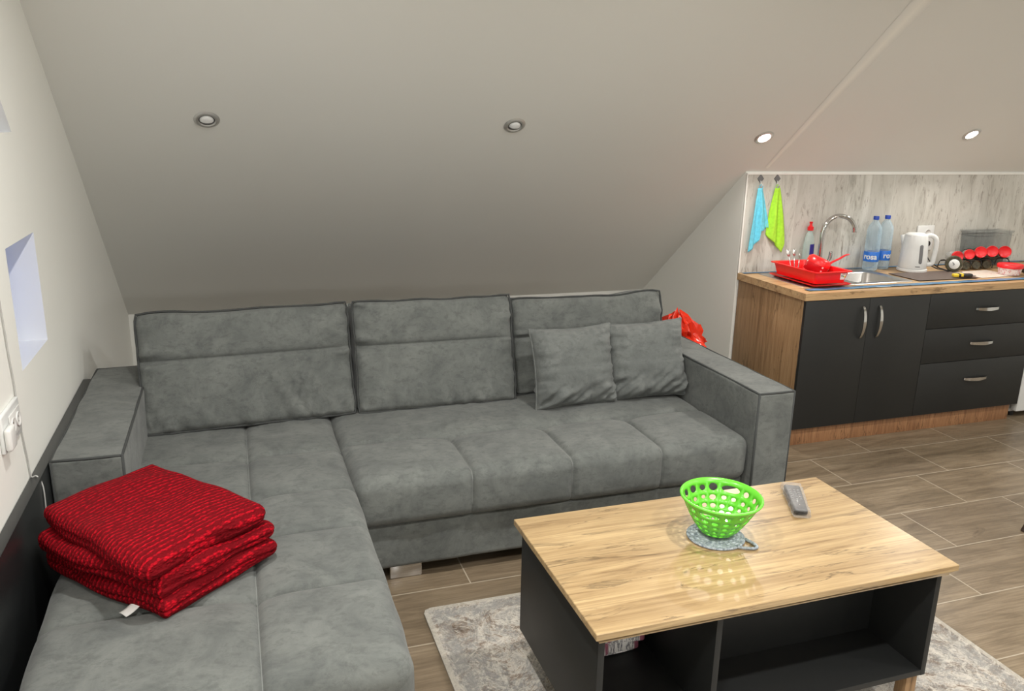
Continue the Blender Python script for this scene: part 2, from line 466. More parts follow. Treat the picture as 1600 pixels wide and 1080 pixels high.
poly('ceiling', [(XW, YT2, ZT), (XR, YT2, ZT), (XR, YF, ZN), (XW, YF, ZN)], M['slope'])
poly('wall_back', [(XW, YN, 0), (XS, YN, 0), (XS, YN, ZN), (XW, YN, ZN)], M['wall'])
poly('wall_side', [(XS, YN, 0), (XS, YB, 0), (XS, YB, ZB), (XS, YN, ZN)], M['wall'])
poly('wall_kitchen', [(XS, YB, 0), (XR, YB, 0), (XR, YB, ZB), (XS, YB, ZB)], M['wall'])
poly('wall_right', [(XR, YB, 0), (XR, YF, 0), (XR, YF, ZN), (XR, YT2, ZT), (XR, YT, ZT), (XR, YB, ZB)], M['wall'])
poly('wall_front', [(XW, YF, 0), (XR, YF, 0), (XR, YF, ZN), (XW, YF, ZN)], M['wall'])
win = [(2.127, .938), (2.505, .938), (2.505, 1.306), (2.127, 1.306)]
nic = [(1.45, 1.628), (2.393, 1.628), (2.04, 2.02), (1.45, 2.02)]
poly('wall_left', [(XW, YF, 0), (XW, YN, 0), (XW, YN, ZN), (XW, YT, ZT), (XW, YT2, ZT), (XW, YF, ZN)], M['wall'],
     [[(XW, y, z) for y, z in win], [(XW, y, z) for y, z in nic]])
def recess(name, pts, depth, closed, mat):
    bm = bmesh.new(); a = [bm.verts.new((XW, y, z)) for y, z in pts]; b = [bm.verts.new((XW - depth, y, z)) for y, z in pts]
    for i in range(4): bm.faces.new((a[i], a[(i + 1) % 4], b[(i + 1) % 4], b[i]))
    if closed: bm.faces.new(b)
    return obj(name, bm, mat, smooth=False)
w1 = struct(recess('window_1', win, .26, False, M['reveal']), 'small square window recess lit blue by dusk light in the left wall')
bm = bmesh.new()
for (y0, y1, z0, z1) in ((2.127, 2.505, .938, .975), (2.127, 2.505, 1.27, 1.306), (2.127, 2.165, .975, 1.27), (2.467, 2.505, .975, 1.27)):
    box(bm, XW - .26, XW - .215, y0, y1, z0, z1)
obj('window_frame', bm, M['white'], w1, smooth=False)
mkbox('window_pane', XW - .245, XW - .237, 2.165, 2.467, .975, 1.27, M['glass'], w1)
struct(recess('wall_niche', nic, .11, True, M['reveal']), 'shallow recess with a slanted side high in the left wall')  # plain closed niche, no window in it

# thin white bead on top of the backsplash and down its left side
bs = thing('backsplash', 'pale grey marbled plank-effect backsplash panel behind the kitchen worktop', 'backsplash', (XS, YB, .86))
def loc_of(o, *p): return tuple(Vector(p) - o.location)
def pbox(root, name, x0, x1, y0, y1, z0, z1, mat, bev=0, parent=None):
    l = root.location
    return mkbox(name, x0 - l.x, x1 - l.x, y0 - l.y, y1 - l.y, z0 - l.z, z1 - l.z, mat, parent or root, bev)
pbox(bs, 'panel', XS + .001, 4.9, YB - .009, YB - .0005, .861, ZB - .018, M['splash'])
pbox(bs, 'trim_strip', XS + .001, 4.9, YB - .014, YB - .0005, ZB - .0178, ZB - .006, M['trim'], .002)
bm = bmesh.new(); box(bm, .001, .008, -.014, -.0095, .001, ZB - .86 - .019)
obj('corner_trim', bm, M['trim'], bs, smooth=False)

# streak of light painted as a paler strip up the slope, wider towards the top
def mk_streak():
    n = N('painted_streak_paint'); at = n.new('Attribute'); at.attribute_name = 'across'; at.attribute_type = 'GEOMETRY'
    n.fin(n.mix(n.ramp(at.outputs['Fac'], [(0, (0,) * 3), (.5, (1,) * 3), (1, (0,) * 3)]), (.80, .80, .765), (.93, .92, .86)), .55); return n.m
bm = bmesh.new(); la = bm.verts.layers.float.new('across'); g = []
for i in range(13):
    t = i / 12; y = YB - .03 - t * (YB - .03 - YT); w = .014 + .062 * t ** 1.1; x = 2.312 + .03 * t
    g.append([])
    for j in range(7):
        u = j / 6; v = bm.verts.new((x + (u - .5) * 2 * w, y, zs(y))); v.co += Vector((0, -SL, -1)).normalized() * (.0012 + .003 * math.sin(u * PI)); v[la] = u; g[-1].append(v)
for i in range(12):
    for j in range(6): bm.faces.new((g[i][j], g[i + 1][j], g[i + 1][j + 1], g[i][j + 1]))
struct(obj('painted_light_streak', bm, mk_streak()), 'painted streak of light running up the sloped ceiling from the backsplash corner')

# ------------------------------------------------------------------ downlights
nrm = Vector((0, -SL, -1)).normalized()
def downlight(x, y, lit, label, grp):
    r = thing('downlight', label, 'ceiling light', (x, y, zs(y)), group=grp)
    q = Vector((0, 0, 1)).rotation_difference(nrm); r.rotation_mode = 'QUATERNION'; r.rotation_quaternion = q
    bm = bmesh.new(); lathe(bm, [(.033, .0005), (.034, .006), (.038, .008), (.046, .006), (.053, .0008)], 40); obj('ring', bm, M['silver'], r)
    if not lit:
        # swivelling eyeball seen half open
        bm = bmesh.new(); lathe(bm, [(.0332, .0007), (.031, .0007), (.0305, .002), (0, .002)], 32); obj('socket_well', bm, M['grey'], r)
        loc = q.inverted() @ Vector((0, 0, -1)); mt = Vector((0, 0, 1)).rotation_difference(loc).to_matrix().to_4x4()
        bm = bmesh.new(); R = .0285
        for (a0, a1) in ((0, 1),):
            lathe(bm, [(R * math.sin(t * PI / 2 / 8), R * .55 * math.cos(t * PI / 2 / 8) + .003) for t in range(9)], 32)
        bmesh.ops.bisect_plane(bm, geom=bm.verts[:] + bm.edges[:] + bm.faces[:], plane_co=(0, -.002, 0), plane_no=(0, -1, 0), clear_outer=True)
        bmesh.ops.holes_fill(bm, edges=[e for e in bm.edges if e.is_boundary])
        obj('eyeball', bm, M['white'], r, flat_angle=50)
    else:
        bm = bmesh.new(); lathe(bm, [(.0332, .001), (.030, .004), (0, .005)], 32); obj('lamp', bm, M['lamp'], r)
    return r, q
G = 'recessed downlights in the sloped ceiling'
downlight(-.67, 3.228, False, 'unlit silver downlight in the slope, above the sofa\'s left end', None)
downlight(.698, 3.226, False, 'unlit silver downlight in the slope, above the middle of the sofa', None)
litp = [(2.124, 3.272), (3.502, 3.224)]
lit = [downlight(*litp[0], True, 'lit downlight in the slope just left of the bright streak, above the towels', None),
       downlight(*litp[1], True, 'lit downlight in the slope near the right edge, above the spice jars', None)]
for o in C.objects:
    if o.name.startswith('downlight') and o.type == 'EMPTY': o['group'] = G

# ------------------------------------------------------------------ sofa
sofa = thing('corner_sofa', 'large grey suede-look corner sofa with a chaise on its left', 'sofa', (.1, 2.2, 0))
def sobj(name, bm, mat, parent=None, **k):
    bmesh.ops.translate(bm, verts=bm.verts, vec=(-.1, -2.2, 0)); return obj(name, bm, mat, parent or sofa, **k)
def seat_fn(half, xs, ys, bul, sd, gx=.012, front=True):
    xb = sorted([-half[0]] + list(xs) + [half[0]]); yb = sorted([-half[1]] + list(ys) + [half[1]])
    def cell(v, b):
        for a, c in zip(b, b[1:]):
            if v <= c: return (v - a) / (c - a)
        return 1
    def fn(p, n):
        up = max(0, n.z); fr = max(0, -n.y)
        cx = min(1, max(0, cell(p.x, xb))); cy = min(1, max(0, cell(p.y, yb)))
        bx = 1 - (2 * cx - 1) ** 4; by = 1 - (2 * cy - 1) ** 4
        d = 0
        lim = sm((ys[0] + .01 - p.y) / .03) if len(ys) == 1 else 1
        bx = bx * lim + (1 - lim) * (1 - (p.x / half[0]) ** 4)
        for x in xs: d += groove(p.x - x, gx * 1.1, .008) * lim
        dz = 0
        for y in ys: dz += groove(p.y - y, gx * 1.35, .012)
        # buttons where the seams cross
        bt = 0
        for x in xs:
            for y in ys: bt += -.014 * math.exp(-((p.x - x) ** 2 + (p.y - y) ** 2) / .05 ** 2)
        q = p + Vector((0, 0, up * (bul * bx * by + d + dz + bt + .004 * nz(p, 5, sd))))
        q += Vector((0, -fr * (bul * .5 * bx * (1 - (p.z / half[2]) ** 2) + d), 0)) if front else Vector((0, 0, 0))
        sd_ = abs(n.x)
        q += Vector((n.x * sd_ * (.008 * nz(p, 6, sd + 3)), 0, 0))
        return q
    return fn
M['thread'] = plain('seam_thread', (.20, .21, .20), .9, .05)
def stitching(cen, half, r, xs, ys, fn, parent, front):
    off = Vector((-.1, -2.2, 0)); cen = Vector(cen)
    def one(pts):
        bm = bmesh.new(); tube(bm, [cen + off + p for p in pts], .0015, 6); obj('seam', bm, M['thread'], parent)
    top = lambda x, y: fn(Vector((x, y, half[2])), Vector((0, 0, 1))) + Vector((0, 0, .0005))
    for x in xs:
        y1 = ys[0] if len(ys) == 1 else half[1] - r
        P = [top(x, y1 - (y1 + half[1] - r) * k / 90) for k in range(91)]
        if front:
            for k in range(1, 9):
                a = k / 8 * PI / 2; n = Vector((0, -math.sin(a), math.cos(a)))
                P.append(fn(Vector((x, -half[1] + r, half[2] - r)) + n * r, n) + n * .0005)
            for k in range(1, 9): P.append(fn(Vector((x, -half[1], half[2] - r - (2 * half[2] - 2 * r) * k / 8)), Vector((0, -1, 0))) + Vector((0, -.0005, 0)))
        one(P)
    for y in ys: one([top(-half[0] + r + (2 * half[0] - 2 * r) * k / 120, y) for k in range(121)])
# base under the seat
bm = bmesh.new()
def basefn(p, n): return p + Vector((0, -max(0, -n.y) * (.010 * nz(p, 7, 2) + .008 * math.exp(-((p.z - .07) / .05) ** 2)), 0))
softbox(bm, (.565, 2.64, .16), (.83, .475, .10), .02, .035, fn=basefn); sobj('seat_base', bm, M['fabric'])
# seat cushion
h = (.822, .43, .095); cen = (.571, 2.555, .345)
xs = [v - cen[0] for v in (.19, .595, .985)]; ys = [2.50 - cen[1]]
bm = bmesh.new(); softbox(bm, cen, h, .045, .03, (xs, ys, ()), seat_fn(h, xs, ys, .013, 1)); sc0 = sobj('seat_cushion', bm, M['fabric'])
stitching(cen, h, .045, xs, ys, seat_fn(h, xs, ys, .013, 1), sc0, True)
# chaise
bm = bmesh.new(); softbox(bm, (-.695, 1.72, .15), (.425, .57, .09), .02, .04, fn=basefn); sobj('chaise_base', bm, M['fabric'])
h = (.449, .915, .105); cen = (-.687, 2.02, .332)
xs = [-.60 - cen[0]]; ys = [v - cen[1] for v in (2.49, 2.135, 1.845, 1.515)]
bm = bmesh.new(); softbox(bm, cen, h, .055, .03, (xs, ys, ()), seat_fn(h, xs, ys, .010, 5)); sc1 = sobj('chaise_cushion', bm, M['fabric'])
stitching(cen, h, .055, xs, ys, seat_fn(h, xs, ys, .010, 5), sc1, True)
# arms
def arm(x0, x1, y0, y1, sd):
    z0, z1 = .06, .64
    h = ((x1 - x0) / 2, (y1 - y0) / 2, (z1 - z0) / 2); cen = ((x0 + x1) / 2, (y0 + y1) / 2, (z0 + z1) / 2)
    fn = lambda p, n: p + n * (.005 * nz(p, 6, sd) + .002) + Vector((0, 0, -.006 * max(0, n.z) * abs(p.x / h[0]) ** 3 * 0))
    bm = bmesh.new(); softbox(bm, cen, h, .014, .04, fn=fn)
    a = sobj('arm', bm, M['fabric'])
    bm = bmesh.new(); e = .003
    for loop in ([(x0 + e, y0 + e, z1 - e), (x1 - e, y0 + e, z1 - e), (x1 - e, y1 - e, z1 - e), (x0 + e, y1 - e, z1 - e)],):
        P = []
        for i in range(4):
            A = Vector(loop[i]); B = Vector(loop[(i + 1) % 4]); m = max(3, int((B - A).length / .05))
            for k in range(m):
                t = k / m; p = A.lerp(B, t); P.append(p + Vector((0, 0, .002 * nz(p, 9, sd))))
        tube(bm, P, .0048, 8, closed=True)
    for (x, y) in ((x0 + e, y0 + e), (x1 - e, y0 + e)): tube(bm, [(x, y, z0 + .01), (x, y, z1 - e)], .0048, 8)
    bmesh.ops.translate(bm, verts=bm.verts, vec=(-.1, -2.2, 0))
    pp = obj('piping', bm, M['piping'], a); return a
arm(-1.185, -.975, 2.125, 3.15, 4)
arm(1.393, 1.568, 2.10, 3.15, 8)
# low back behind the loose cushions
bm = bmesh.new(); softbox(bm, (.21, 3.098, .35), (1.175, .05, .29), .02, .05); sobj('back_frame', bm, M['fabric'])
# inner side of the back cushions' shared headrest strip is open to the wall
for (x, y) in ((-.055, 2.222), (1.42, 2.222), (-1.05, 1.25), (-.35, 1.25), (-1.05, 3.05), (1.42, 3.05)):
    bm = bmesh.new(); box(bm, x - .062, x + .062, y - .028, y + .028, 0, .062, .004); sobj('leg', bm, M['chrome'], flat_angle=40)

# loose back cushions
def back_cushion(x0, x1, y0, tilt, hgt, thick, label, seed, zb=.452, seamz=.60, wr=1.0, yaw=0):
    w = (x1 - x0); h = (w / 2, thick / 2, hgt / 2); cx = (x0 + x1) / 2
    sz = hgt * (seamz - .5)
    def fn(p, n):
        fr = max(0, -n.y); bk = max(0, n.y)
        a = p.x / h[0]; b = p.z / h[2]
        if p.z > sz: c = (p.z - sz) / (h[2] - sz)
        else: c = (sz - p.z) / (sz + h[2])
        c = max(0, min(1, c)); cb = 1 - (2 * c - 1) ** 4
        bul = .022 * (1 - a ** 6) * (.4 + .6 * cb) + groove(p.z - sz, .011, .0065)
        ed = sm((abs(a) - .72) / .28); eb = sm((-b - .35) / .65)
        wx = .026 * ed * (noise.noise(Vector((p.x * 4 + seed, p.z * 34, seed)))) * 1.4
        wz = .034 * eb * noise.noise(Vector((p.x * 26 + p.z * 14 + seed, p.z * 5, seed * 2)))
        dg = .034 * math.exp(-((a - .45) / .3) ** 2) * sm((.2 - b) / .4) * noise.noise(Vector((p.x * 36 + p.z * 22, p.z * 3, seed + 4))) * wr * 1.6
        g = .009 * nz(p, 6, seed)
        q = p + Vector((0, -fr * (bul + wx + wz + dg + g) + bk * .01 * (1 - a * a), 0))
        q.z += .012 * noise.noise(Vector((p.x * 5, seed, 0))) * (1 if n.z > .3 else 0) * max(0, b)
        q.z += (.008 * abs(a) ** 3) * (1 if b > 0 else 0) * abs(b)
        q.x += .005 * noise.noise(Vector((seed, p.z * 9, 1.0))) * a
        return q
    r = thing('back_cushion', label, 'cushion', (cx, y0, zb), (-tilt, 0, yaw), 'loose back cushions along the sofa')
    off = Vector((0, thick / 2, hgt / 2))
    bm = bmesh.new(); softbox(bm, off, h, .028, .022, ((), (), (sz,)), fn)
    body = obj('cover', bm, M['fabric'], r)
    for sy, nm in ((-1, 'front'), (1, 'rear')):
        P = []; rr = .012
        cs = [(-h[0] + rr, -h[2] + rr), (h[0] - rr, -h[2] + rr), (h[0] - rr, h[2] - rr), (-h[0] + rr, h[2] - rr)]
        for i in range(4):
            A, B = cs[i], cs[(i + 1) % 4]; m = 26
            for k in range(m):
                t = k / m; x = A[0] + (B[0] - A[0]) * t; z = A[1] + (B[1] - A[1]) * t
                p = Vector((x, sy * (h[1] - .010), z)); n = Vector((0, sy * .5, 0))
                nv = Vector((x / h[0] if abs(abs(x) - h[0] + rr) < 1e-6 else 0, 0, z / h[2] if abs(abs(z) - h[2] + rr) < 1e-6 else 0))
                if nv.length: nv.normalize()
                q = fn(p + nv * .011, Vector((nv.x * .7, sy * .35, nv.z * .7)))
                q += Vector((0, .003 * noise.noise(Vector((x * 12, z * 12, seed + 9))), .003 * noise.noise(Vector((x * 8, z * 8, seed)))))
                P.append(off + q)
        bm = bmesh.new(); tube(bm, P, .005, 7, closed=True); obj('piping', bm, M['piping'] if sy < 0 else M['fabric'], body)
    return r
back_cushion(-.985, -.138, 2.80, math.radians(17), .485, .15, 'grey back cushion at the left end, behind the chaise', 3, yaw=.055)
back_cushion(-.128, .598, 2.81, math.radians(16), .485, .15, 'grey back cushion in the middle of the three', 11, wr=.4)
back_cushion(.612, 1.40, 2.87, math.radians(13), .45, .15, 'grey back cushion at the right end, behind two small pillows', 17, wr=.3)

# small pillows
def pillow(w, hh, t, loc, rot, label, seed):
    r = thing('throw_pillow', label, 'pillow', loc, rot, 'small square pillows on the sofa')
    n = 46; bm = bmesh.new()
    def P(a, b, s):
        x = w / 2 * a * (1 - .07 * (1 - b * b) + .010 * noise.noise(Vector((seed, b * 5, a)))); z = hh / 2 * b * (1 - .075 * (1 - a * a) + .018 * noise.noise(Vector((a * 4, seed, b))))
        prof = max(0, (1 - a ** 4) * (1 - b ** 4)) ** .55
        if b < 0: prof *= 1.12
        e = (1 - prof)
        wr = 0
        if 0 < prof:
            wr += .026 * noise.noise(Vector((a * 2 + seed, b * 9, s))) * abs(a) ** 2
            wr += .040 * noise.noise(Vector(((a * .9 - b) * 5.5 + seed, (a + b) * 1.2, s * 3))) * sm((-.1 - b) / .6) 
            wr += .018 * noise.noise(Vector((a * 9 + seed, b * 2, s))) * abs(b) ** 2
        y = s * (t / 2 * prof + wr * min(1, prof * 2))
        return Vector((x, y, z + hh / 2))
    g = {}
    for s in (-1, 1):
        for i in range(n + 1):
            for j in range(n + 1):
                a = math.sin((i / n - .5) * PI); b = math.sin((j / n - .5) * PI)
                edge = i in (0, n) or j in (0, n)
                k = (i, j) if edge else (i, j, s)
                if k not in g: g[k] = bm.verts.new(P(a, b, s if not edge else 0))
        K = lambda i, j: g[(i, j)] if (i in (0, n) or j in (0, n)) else g[(i, j, s)]
        for i in range(n):
            for j in range(n): bm.faces.new((K(i, j), K(i + 1, j), K(i + 1, j + 1), K(i, j + 1)))
    c = obj('cover', bm, M['fabric2'], r)
    L = []
    for i in range(0, n, 2): L.append(P(math.sin((i / n - .5) * PI), -1, 0))
    for i in range(0, n, 2): L.append(P(1, math.sin((i / n - .5) * PI), 0))
    for i in range(0, n, 2): L.append(P(-math.sin((i / n - .5) * PI), 1, 0))
    for i in range(0, n, 2): L.append(P(-1, -math.sin((i / n - .5) * PI), 0))
    bm = bmesh.new(); tube(bm, L, .0048, 7, closed=True); obj('piping', bm, M['fabric2'], c)
    return r
pillow(.405, .365, .16, (.835, 2.665, .447), (math.radians(-17), 0, math.radians(3)), 'small grey square pillow, the left of the pair', 2)
pillow(.405, .365, .16, (1.205, 2.68, .447), (math.radians(-17), math.radians(-2), math.radians(-4)), 'small grey square pillow, the right of the pair beside the arm', 6)

# ------------------------------------------------------------------ red blanket
ca, sa = math.cos(math.radians(-50)), math.sin(math.radians(-50))
bl = thing('folded_blanket', 'red textured plush blanket folded in a stack on the chaise', 'blanket', (-.86, 1.745, .449), (0, 0, math.radians(-49)))
# local x runs along the long side (towards the camera), local y towards the sofa
bm = bmesh.new()
def pad(cx, cy, z0, hx, hy, hz, seed, yaw=0, dip=0.0, grv=.016):
    c, s = math.cos(yaw), math.sin(yaw)
    def fn(p, n):
        side = max(abs(n.x), abs(n.y))
        a = p.x / hx; b = p.y / hy
        q = p.copy()
        q += n * (.011 * nz(p, 8, seed))
        if side > .25:
            for k in (0,): q -= Vector((n.x, n.y, 0)) * grv * math.exp(-((p.z - k + .006 * nz(p, 6, seed)) / .0055) ** 2) * (1 if (n.y < -.2 or n.x < -.2 or n.x > .2) else .2)
            q += Vector((n.x, n.y, 0)) * .03 * nz(p, 4, seed + 2)
        q.z += dip * (a * .5 + .5) * 0
        q.z -= .018 * (a * a + b * b) * (.5) * (1 if p.z > 0 else .2) 
        q.z += .014 * nz(p, 4, seed + 5)
        return Vector((q.x * c - q.y * s, q.x * s + q.y * c, q.z))
    softbox(bm, (cx, cy, z0 + hz), (hx, hy, hz), min(hz * .85, .03), .012, fn=fn)
pad(.008, .004, .000, .262, .200, .036, 1, .02)
pad(-.004, -.004, .058, .262, .198, .036, 5, .05)
pad(-.010, .0, .116, .255, .192, .038, 9, -.03)
bmesh.ops.scale(bm, vec=(1, 1, 1), verts=bm.verts)
bb = obj('blanket_body', bm, M['blanket'], bl)
bm = bmesh.new()
g = [[bm.verts.new((.03 * i / 4 + .0, -.0 - .045 * j / 4, .003 + .012 * (1 - j / 4) ** 2 + .002 * math.sin(i))) for j in range(5)] for i in range(5)]
for i in range(4):
    for j in range(4): bm.faces.new((g[i][j], g[i + 1][j], g[i + 1][j + 1], g[i][j + 1]))
tg = obj('care_tag', bm, M['tag'], bl, loc=(.135, -.175, .002))
tg['label'] = 'white care tag'
sd = tg.modifiers.new('s', 'SOLIDIFY'); sd.thickness = .001

# ------------------------------------------------------------------ black board along the left wall
tag(mkbox('side_board', XW + .002, XW + .032, .1, 3.03, 0, .633, M['black_lam'], bev=.001), 'long black board standing along the left wall beside the chaise', 'board')

# ------------------------------------------------------------------ wall socket, cable
ws = thing('wall_socket', 'white double wall socket on the left wall above the black board', 'socket', (XW, 1.90, .80))
bm = bmesh.new(); box(bm, 0, .012, -.105, .085, 0, .105, .004, 3); obj('cover_plate', bm, M['white'], ws, flat_angle=50)
bm = bmesh.new(); box(bm, .0122, .016, -.045, .068, .018, .087, .002); obj('insert', bm, M['offwhite'], ws, flat_angle=50)
for y in (-.018, .038):
    mt = Matrix.Translation((.0162, y, .053)) @ Matrix.Rotation(PI / 2, 4, 'Y')
    bm = bmesh.new(); lathe(bm, [(.021, 0), (.022, .003), (.019, .003), (.017, -.008 + .009), (0, .001)], 24, mtx=mt); oo = obj('socket_ring', bm, M['offwhite'], ws)
    bm = bmesh.new()
    for dz in (-.007, .007): lathe(bm, [(.0025, .0035), (0, .0036)], 8, mtx=Matrix.Translation((.0140, y, .053 + dz)) @ Matrix.Rotation(PI / 2, 4, 'Y'))
    obj('pin_hole', bm, M['black'], oo)
bm = bmesh.new(); box(bm, .0122, .030, -.11, -.052, .008, .072, .008, 3); o = obj('plug', bm, M['offwhite'], ws, flat_angle=60)
cabl = spline([(XW + .004, 1.93, 1.62), (XW + .004, 1.975, 1.166), (XW + .004, 1.985, 1.03), (XW + .004, 1.997, .938), (XW + .004, 1.995, .86), (XW + .004, 2.005, .779), (XW + .004, 2.022, .70), (XW + .005, 2.03, .637), (XW + .02, 2.03, .6355), (XW + .035, 2.02, .60), (XW + .035, 2.01, .50)], 6)
bm = bmesh.new(); tube(bm, cabl, .0022, 6); tag(obj('cable', bm, M['cable']), 'thin pale cable hanging down the left wall over the black board', 'cable')

# ------------------------------------------------------------------ waste bin with red bag
bn = thing('waste_bin', 'teal bin behind the sofa arm, under the red bag', 'bin', (1.775, 3.35, 0))
bm = bmesh.new(); lathe(bm, [(0, 0), (.08, 0), (.085, .01), (.098, .50), (.103, .505), (.103, .515), (.094, .515), (.081, .02), (0, .02)], 32); obj('body', bm, M['teal'], bn)
def crumple(bm, prof, seg, amp, seed, fx=lambda p: p):
    rings = []
    for (r, z) in prof:
        R = []
        for k in range(seg):
            a = 2 * PI * k / seg; d = Vector((math.cos(a), math.sin(a), z * 6))
            rr = r * (1 + amp * noise.noise(d * 2.2 + Vector((seed, 0, 0))) + amp * .8 * noise.noise(d * 5 + Vector((0, seed, 0))))
            zz = z + amp * .10 * noise.noise(Vector((math.cos(a) * 3, math.sin(a) * 3, seed + z * 20))) * (1 if z > .54 else .2)
            R.append(bm.verts.new(fx(Vector((rr * math.cos(a), rr * math.sin(a), zz)))))
        rings.append(R)
    for a, b in zip(rings, rings[1:]):
        for k in range(seg): bm.faces.new((a[k], a[(k + 1) % seg], b[(k + 1) % seg], b[k]))
bm = bmesh.new()
crumple(bm, [(.107, .495), (.108, .525), (.110, .55), (.106, .575), (.094, .60), (.070, .625), (.040, .655), (.006, .68)], 96, .6, 4, lambda p: Vector((p.x - .25 * (p.z - .52), p.y, p.z)))
rb = tag(obj('plastic_bag', bm, M['redbag'], None, loc=(1.775, 3.35, 0), flat_angle=55), 'crumpled red plastic bag pulled over the bin behind the sofa arm', 'bag')

# ------------------------------------------------------------------ rug
bm = bmesh.new()
rx0, rx1, ry0, ry1 = -.045, 1.703, -.643, 1.957
bmesh.ops.create_grid(bm, x_segments=60, y_segments=90, size=1)
for v in bm.verts:
    x, y = v.co.x * .874, v.co.y * 1.3
    # rounded corners
    r = .03; ex = max(0, abs(x) - (.874 - r)); ey = max(0, abs(y) - (1.3 - r))
    if ex > 0 and ey > 0 and math.hypot(ex, ey) > r:
        k = r / math.hypot(ex, ey); x = math.copysign(.874 - r + ex * k, x); y = math.copysign(1.3 - r + ey * k, y)
    v.co = (x, y, .0075)
ret = bmesh.ops.extrude_face_region(bm, geom=bm.faces[:])
bmesh.ops.translate(bm, verts=[e for e in ret['geom'] if isinstance(e, bmesh.types.BMVert)], vec=(0, 0, -.007))
tag(obj('rug', bm, M['rug'], flat_angle=40, loc=((rx0 + rx1) / 2, (ry0 + ry1) / 2, 0)), 'beige and grey distressed-pattern rug under the coffee table', 'rug')

# ------------------------------------------------------------------ coffee table
TX0, TX1, TY0, TY1, TZ = .169, 1.294, .987, 1.605, .504
tb = thing('coffee_table', 'oak-topped charcoal coffee table with open compartments', 'table', ((TX0 + TX1) / 2, (TY0 + TY1) / 2, .008))
def tobj(name, bm, mat, parent=None, **k):
    bmesh.ops.translate(bm, verts=bm.verts, vec=tuple(-tb.location)); return obj(name, bm, mat, parent or tb, **k)
bm = bmesh.new()
prof = [(.0015, TZ), (0, TZ - .0015), (0, TZ - .018), (.004, TZ - .021), (.014, TZ - .033), (.016, TZ - .038)]
loops = []
for (i_, z) in prof:
    loops.append([bm.verts.new(p) for p in ((TX0 + i_, TY0 + i_, z), (TX1 - i_, TY0 + i_, z), (TX1 - i_, TY1 - i_, z), (TX0 + i_, TY1 - i_, z))])
for a, b in zip(loops, loops[1:]):
    for k in range(4): bm.faces.new((a[k], a[(k + 1) % 4], b[(k + 1) % 4], b[k]))
bm.faces.new(loops[0]); bm.faces.new(loops[-1])
M['oak_top'] = M['oak_x']
M['oak_x'].node_tree.nodes['Principled BSDF'].inputs['Coat Weight'].default_value = 1
M['oak_x'].node_tree.nodes['Principled BSDF'].inputs['Coat Roughness'].default_value = .06
tobj('tabletop', bm, M['oak_x'], smooth=False)
bx0, bx1, by0, by1, bz0, bz1 = .19, 1.272, 1.017, 1.585, .125, .4655
def tb_box(name, *a, mat='charcoal', bev=.0008):
    bm = bmesh.new(); box(bm, *a, bev); return tobj(name, bm, M[mat], flat_angle=40)
tb_box('side_panel', bx0, bx0 + .018, by0, by1, bz0, bz1)
tb_box('side_panel', bx1 - .018, bx1, by0, by1, bz0, bz1)
tb_box('bottom_panel', bx0 + .0181, bx1 - .0181, by0, by1, bz0 + .001, bz0 + .019)
tb_box('divider', .528, .546, by0, by1, bz0 + .0192, bz1)
tb_box('back_panel', .5462, bx1 - .0182, 1.235, 1.25, bz0 + .0192, bz1)
tb_box('back_panel', bx0 + .0182, .5278, by1 - .016, by1, bz0 + .0192, bz1)
for (x, y) in ((1.225, 1.032), (.28, 1.06), (1.18, 1.48), (.28, 1.48)):
    bm = bmesh.new(); box(bm, x - .003, x + .037, y, y + .04, .0085, bz0, .001); tobj('foot', bm, M['oak_z'], flat_angle=40)
# newspapers in the left compartment
zf = bz0 + .0195
for i, (rz, dx, dy, lab) in enumerate(((4, 0, 0, 'folded newspaper at the bottom of the pile inside the coffee table'), (-7, .012, -.02, 'folded newspaper in the middle of the pile inside the coffee table'), (9, -.004, -.045, 'folded newspaper on top of the pile inside the coffee table'))):
    bm = bmesh.new()
    g = softbox(bm, (0, 0, .026), (.125, .085, .026), .012, .02, fn=lambda p, n, s=i: p + Vector((.004 * noise.noise(Vector((0, p.y * 20, p.z * 150 + s))), .006 * noise.noise(Vector((p.x * 9, s, p.z * 160))), .005 * nz(p, 12, s))))
    tag(obj('newspaper', bm, M['news'], loc=(.362 + dx, 1.425 + dy, zf + .0025 + i * .0600), rot=(0, 0, math.radians(rz))), lab, 'newspaper', 'newspapers in the coffee table')

# green perforated bowl
gb = thing('fruit_bowl', 'bright green plastic bowl full of round holes on the coffee table', 'bowl', (.722, 1.338, .5125))
bm = bmesh.new()
Hh = .118
def bowlr(t): return .042 + .077 * (t ** .70)
def bpt(a, t):
    z = Hh * t * (1 + .03 * math.sin(a - .2) * t)
    return Vector((bowlr(t) * math.cos(a) + .006 * t, bowlr(t) * math.sin(a) + .002 * t, z))
NC, S8 = 18, 4
rows = [0.03, .16, .31, .47, .66, .90]
rnd = random.Random(3)
def cellpts():  # 16 border points of a unit square, counter clockwise
    return [(i / S8, 0) for i in range(S8)] + [(1, i / S8) for i in range(S8)] + [(1 - i / S8, 1) for i in range(S8)] + [(0, 1 - i / S8) for i in range(S8)]
vc = {}
def bv(a, t):
    k = (round((a % (2 * PI)) * 4000) % round(8000 * PI), round(t * 5000))
    if k not in vc: vc[k] = bm.verts.new(bpt(a, t))
    return vc[k]
big = {(4, 1): 2, (4, 10): 2}
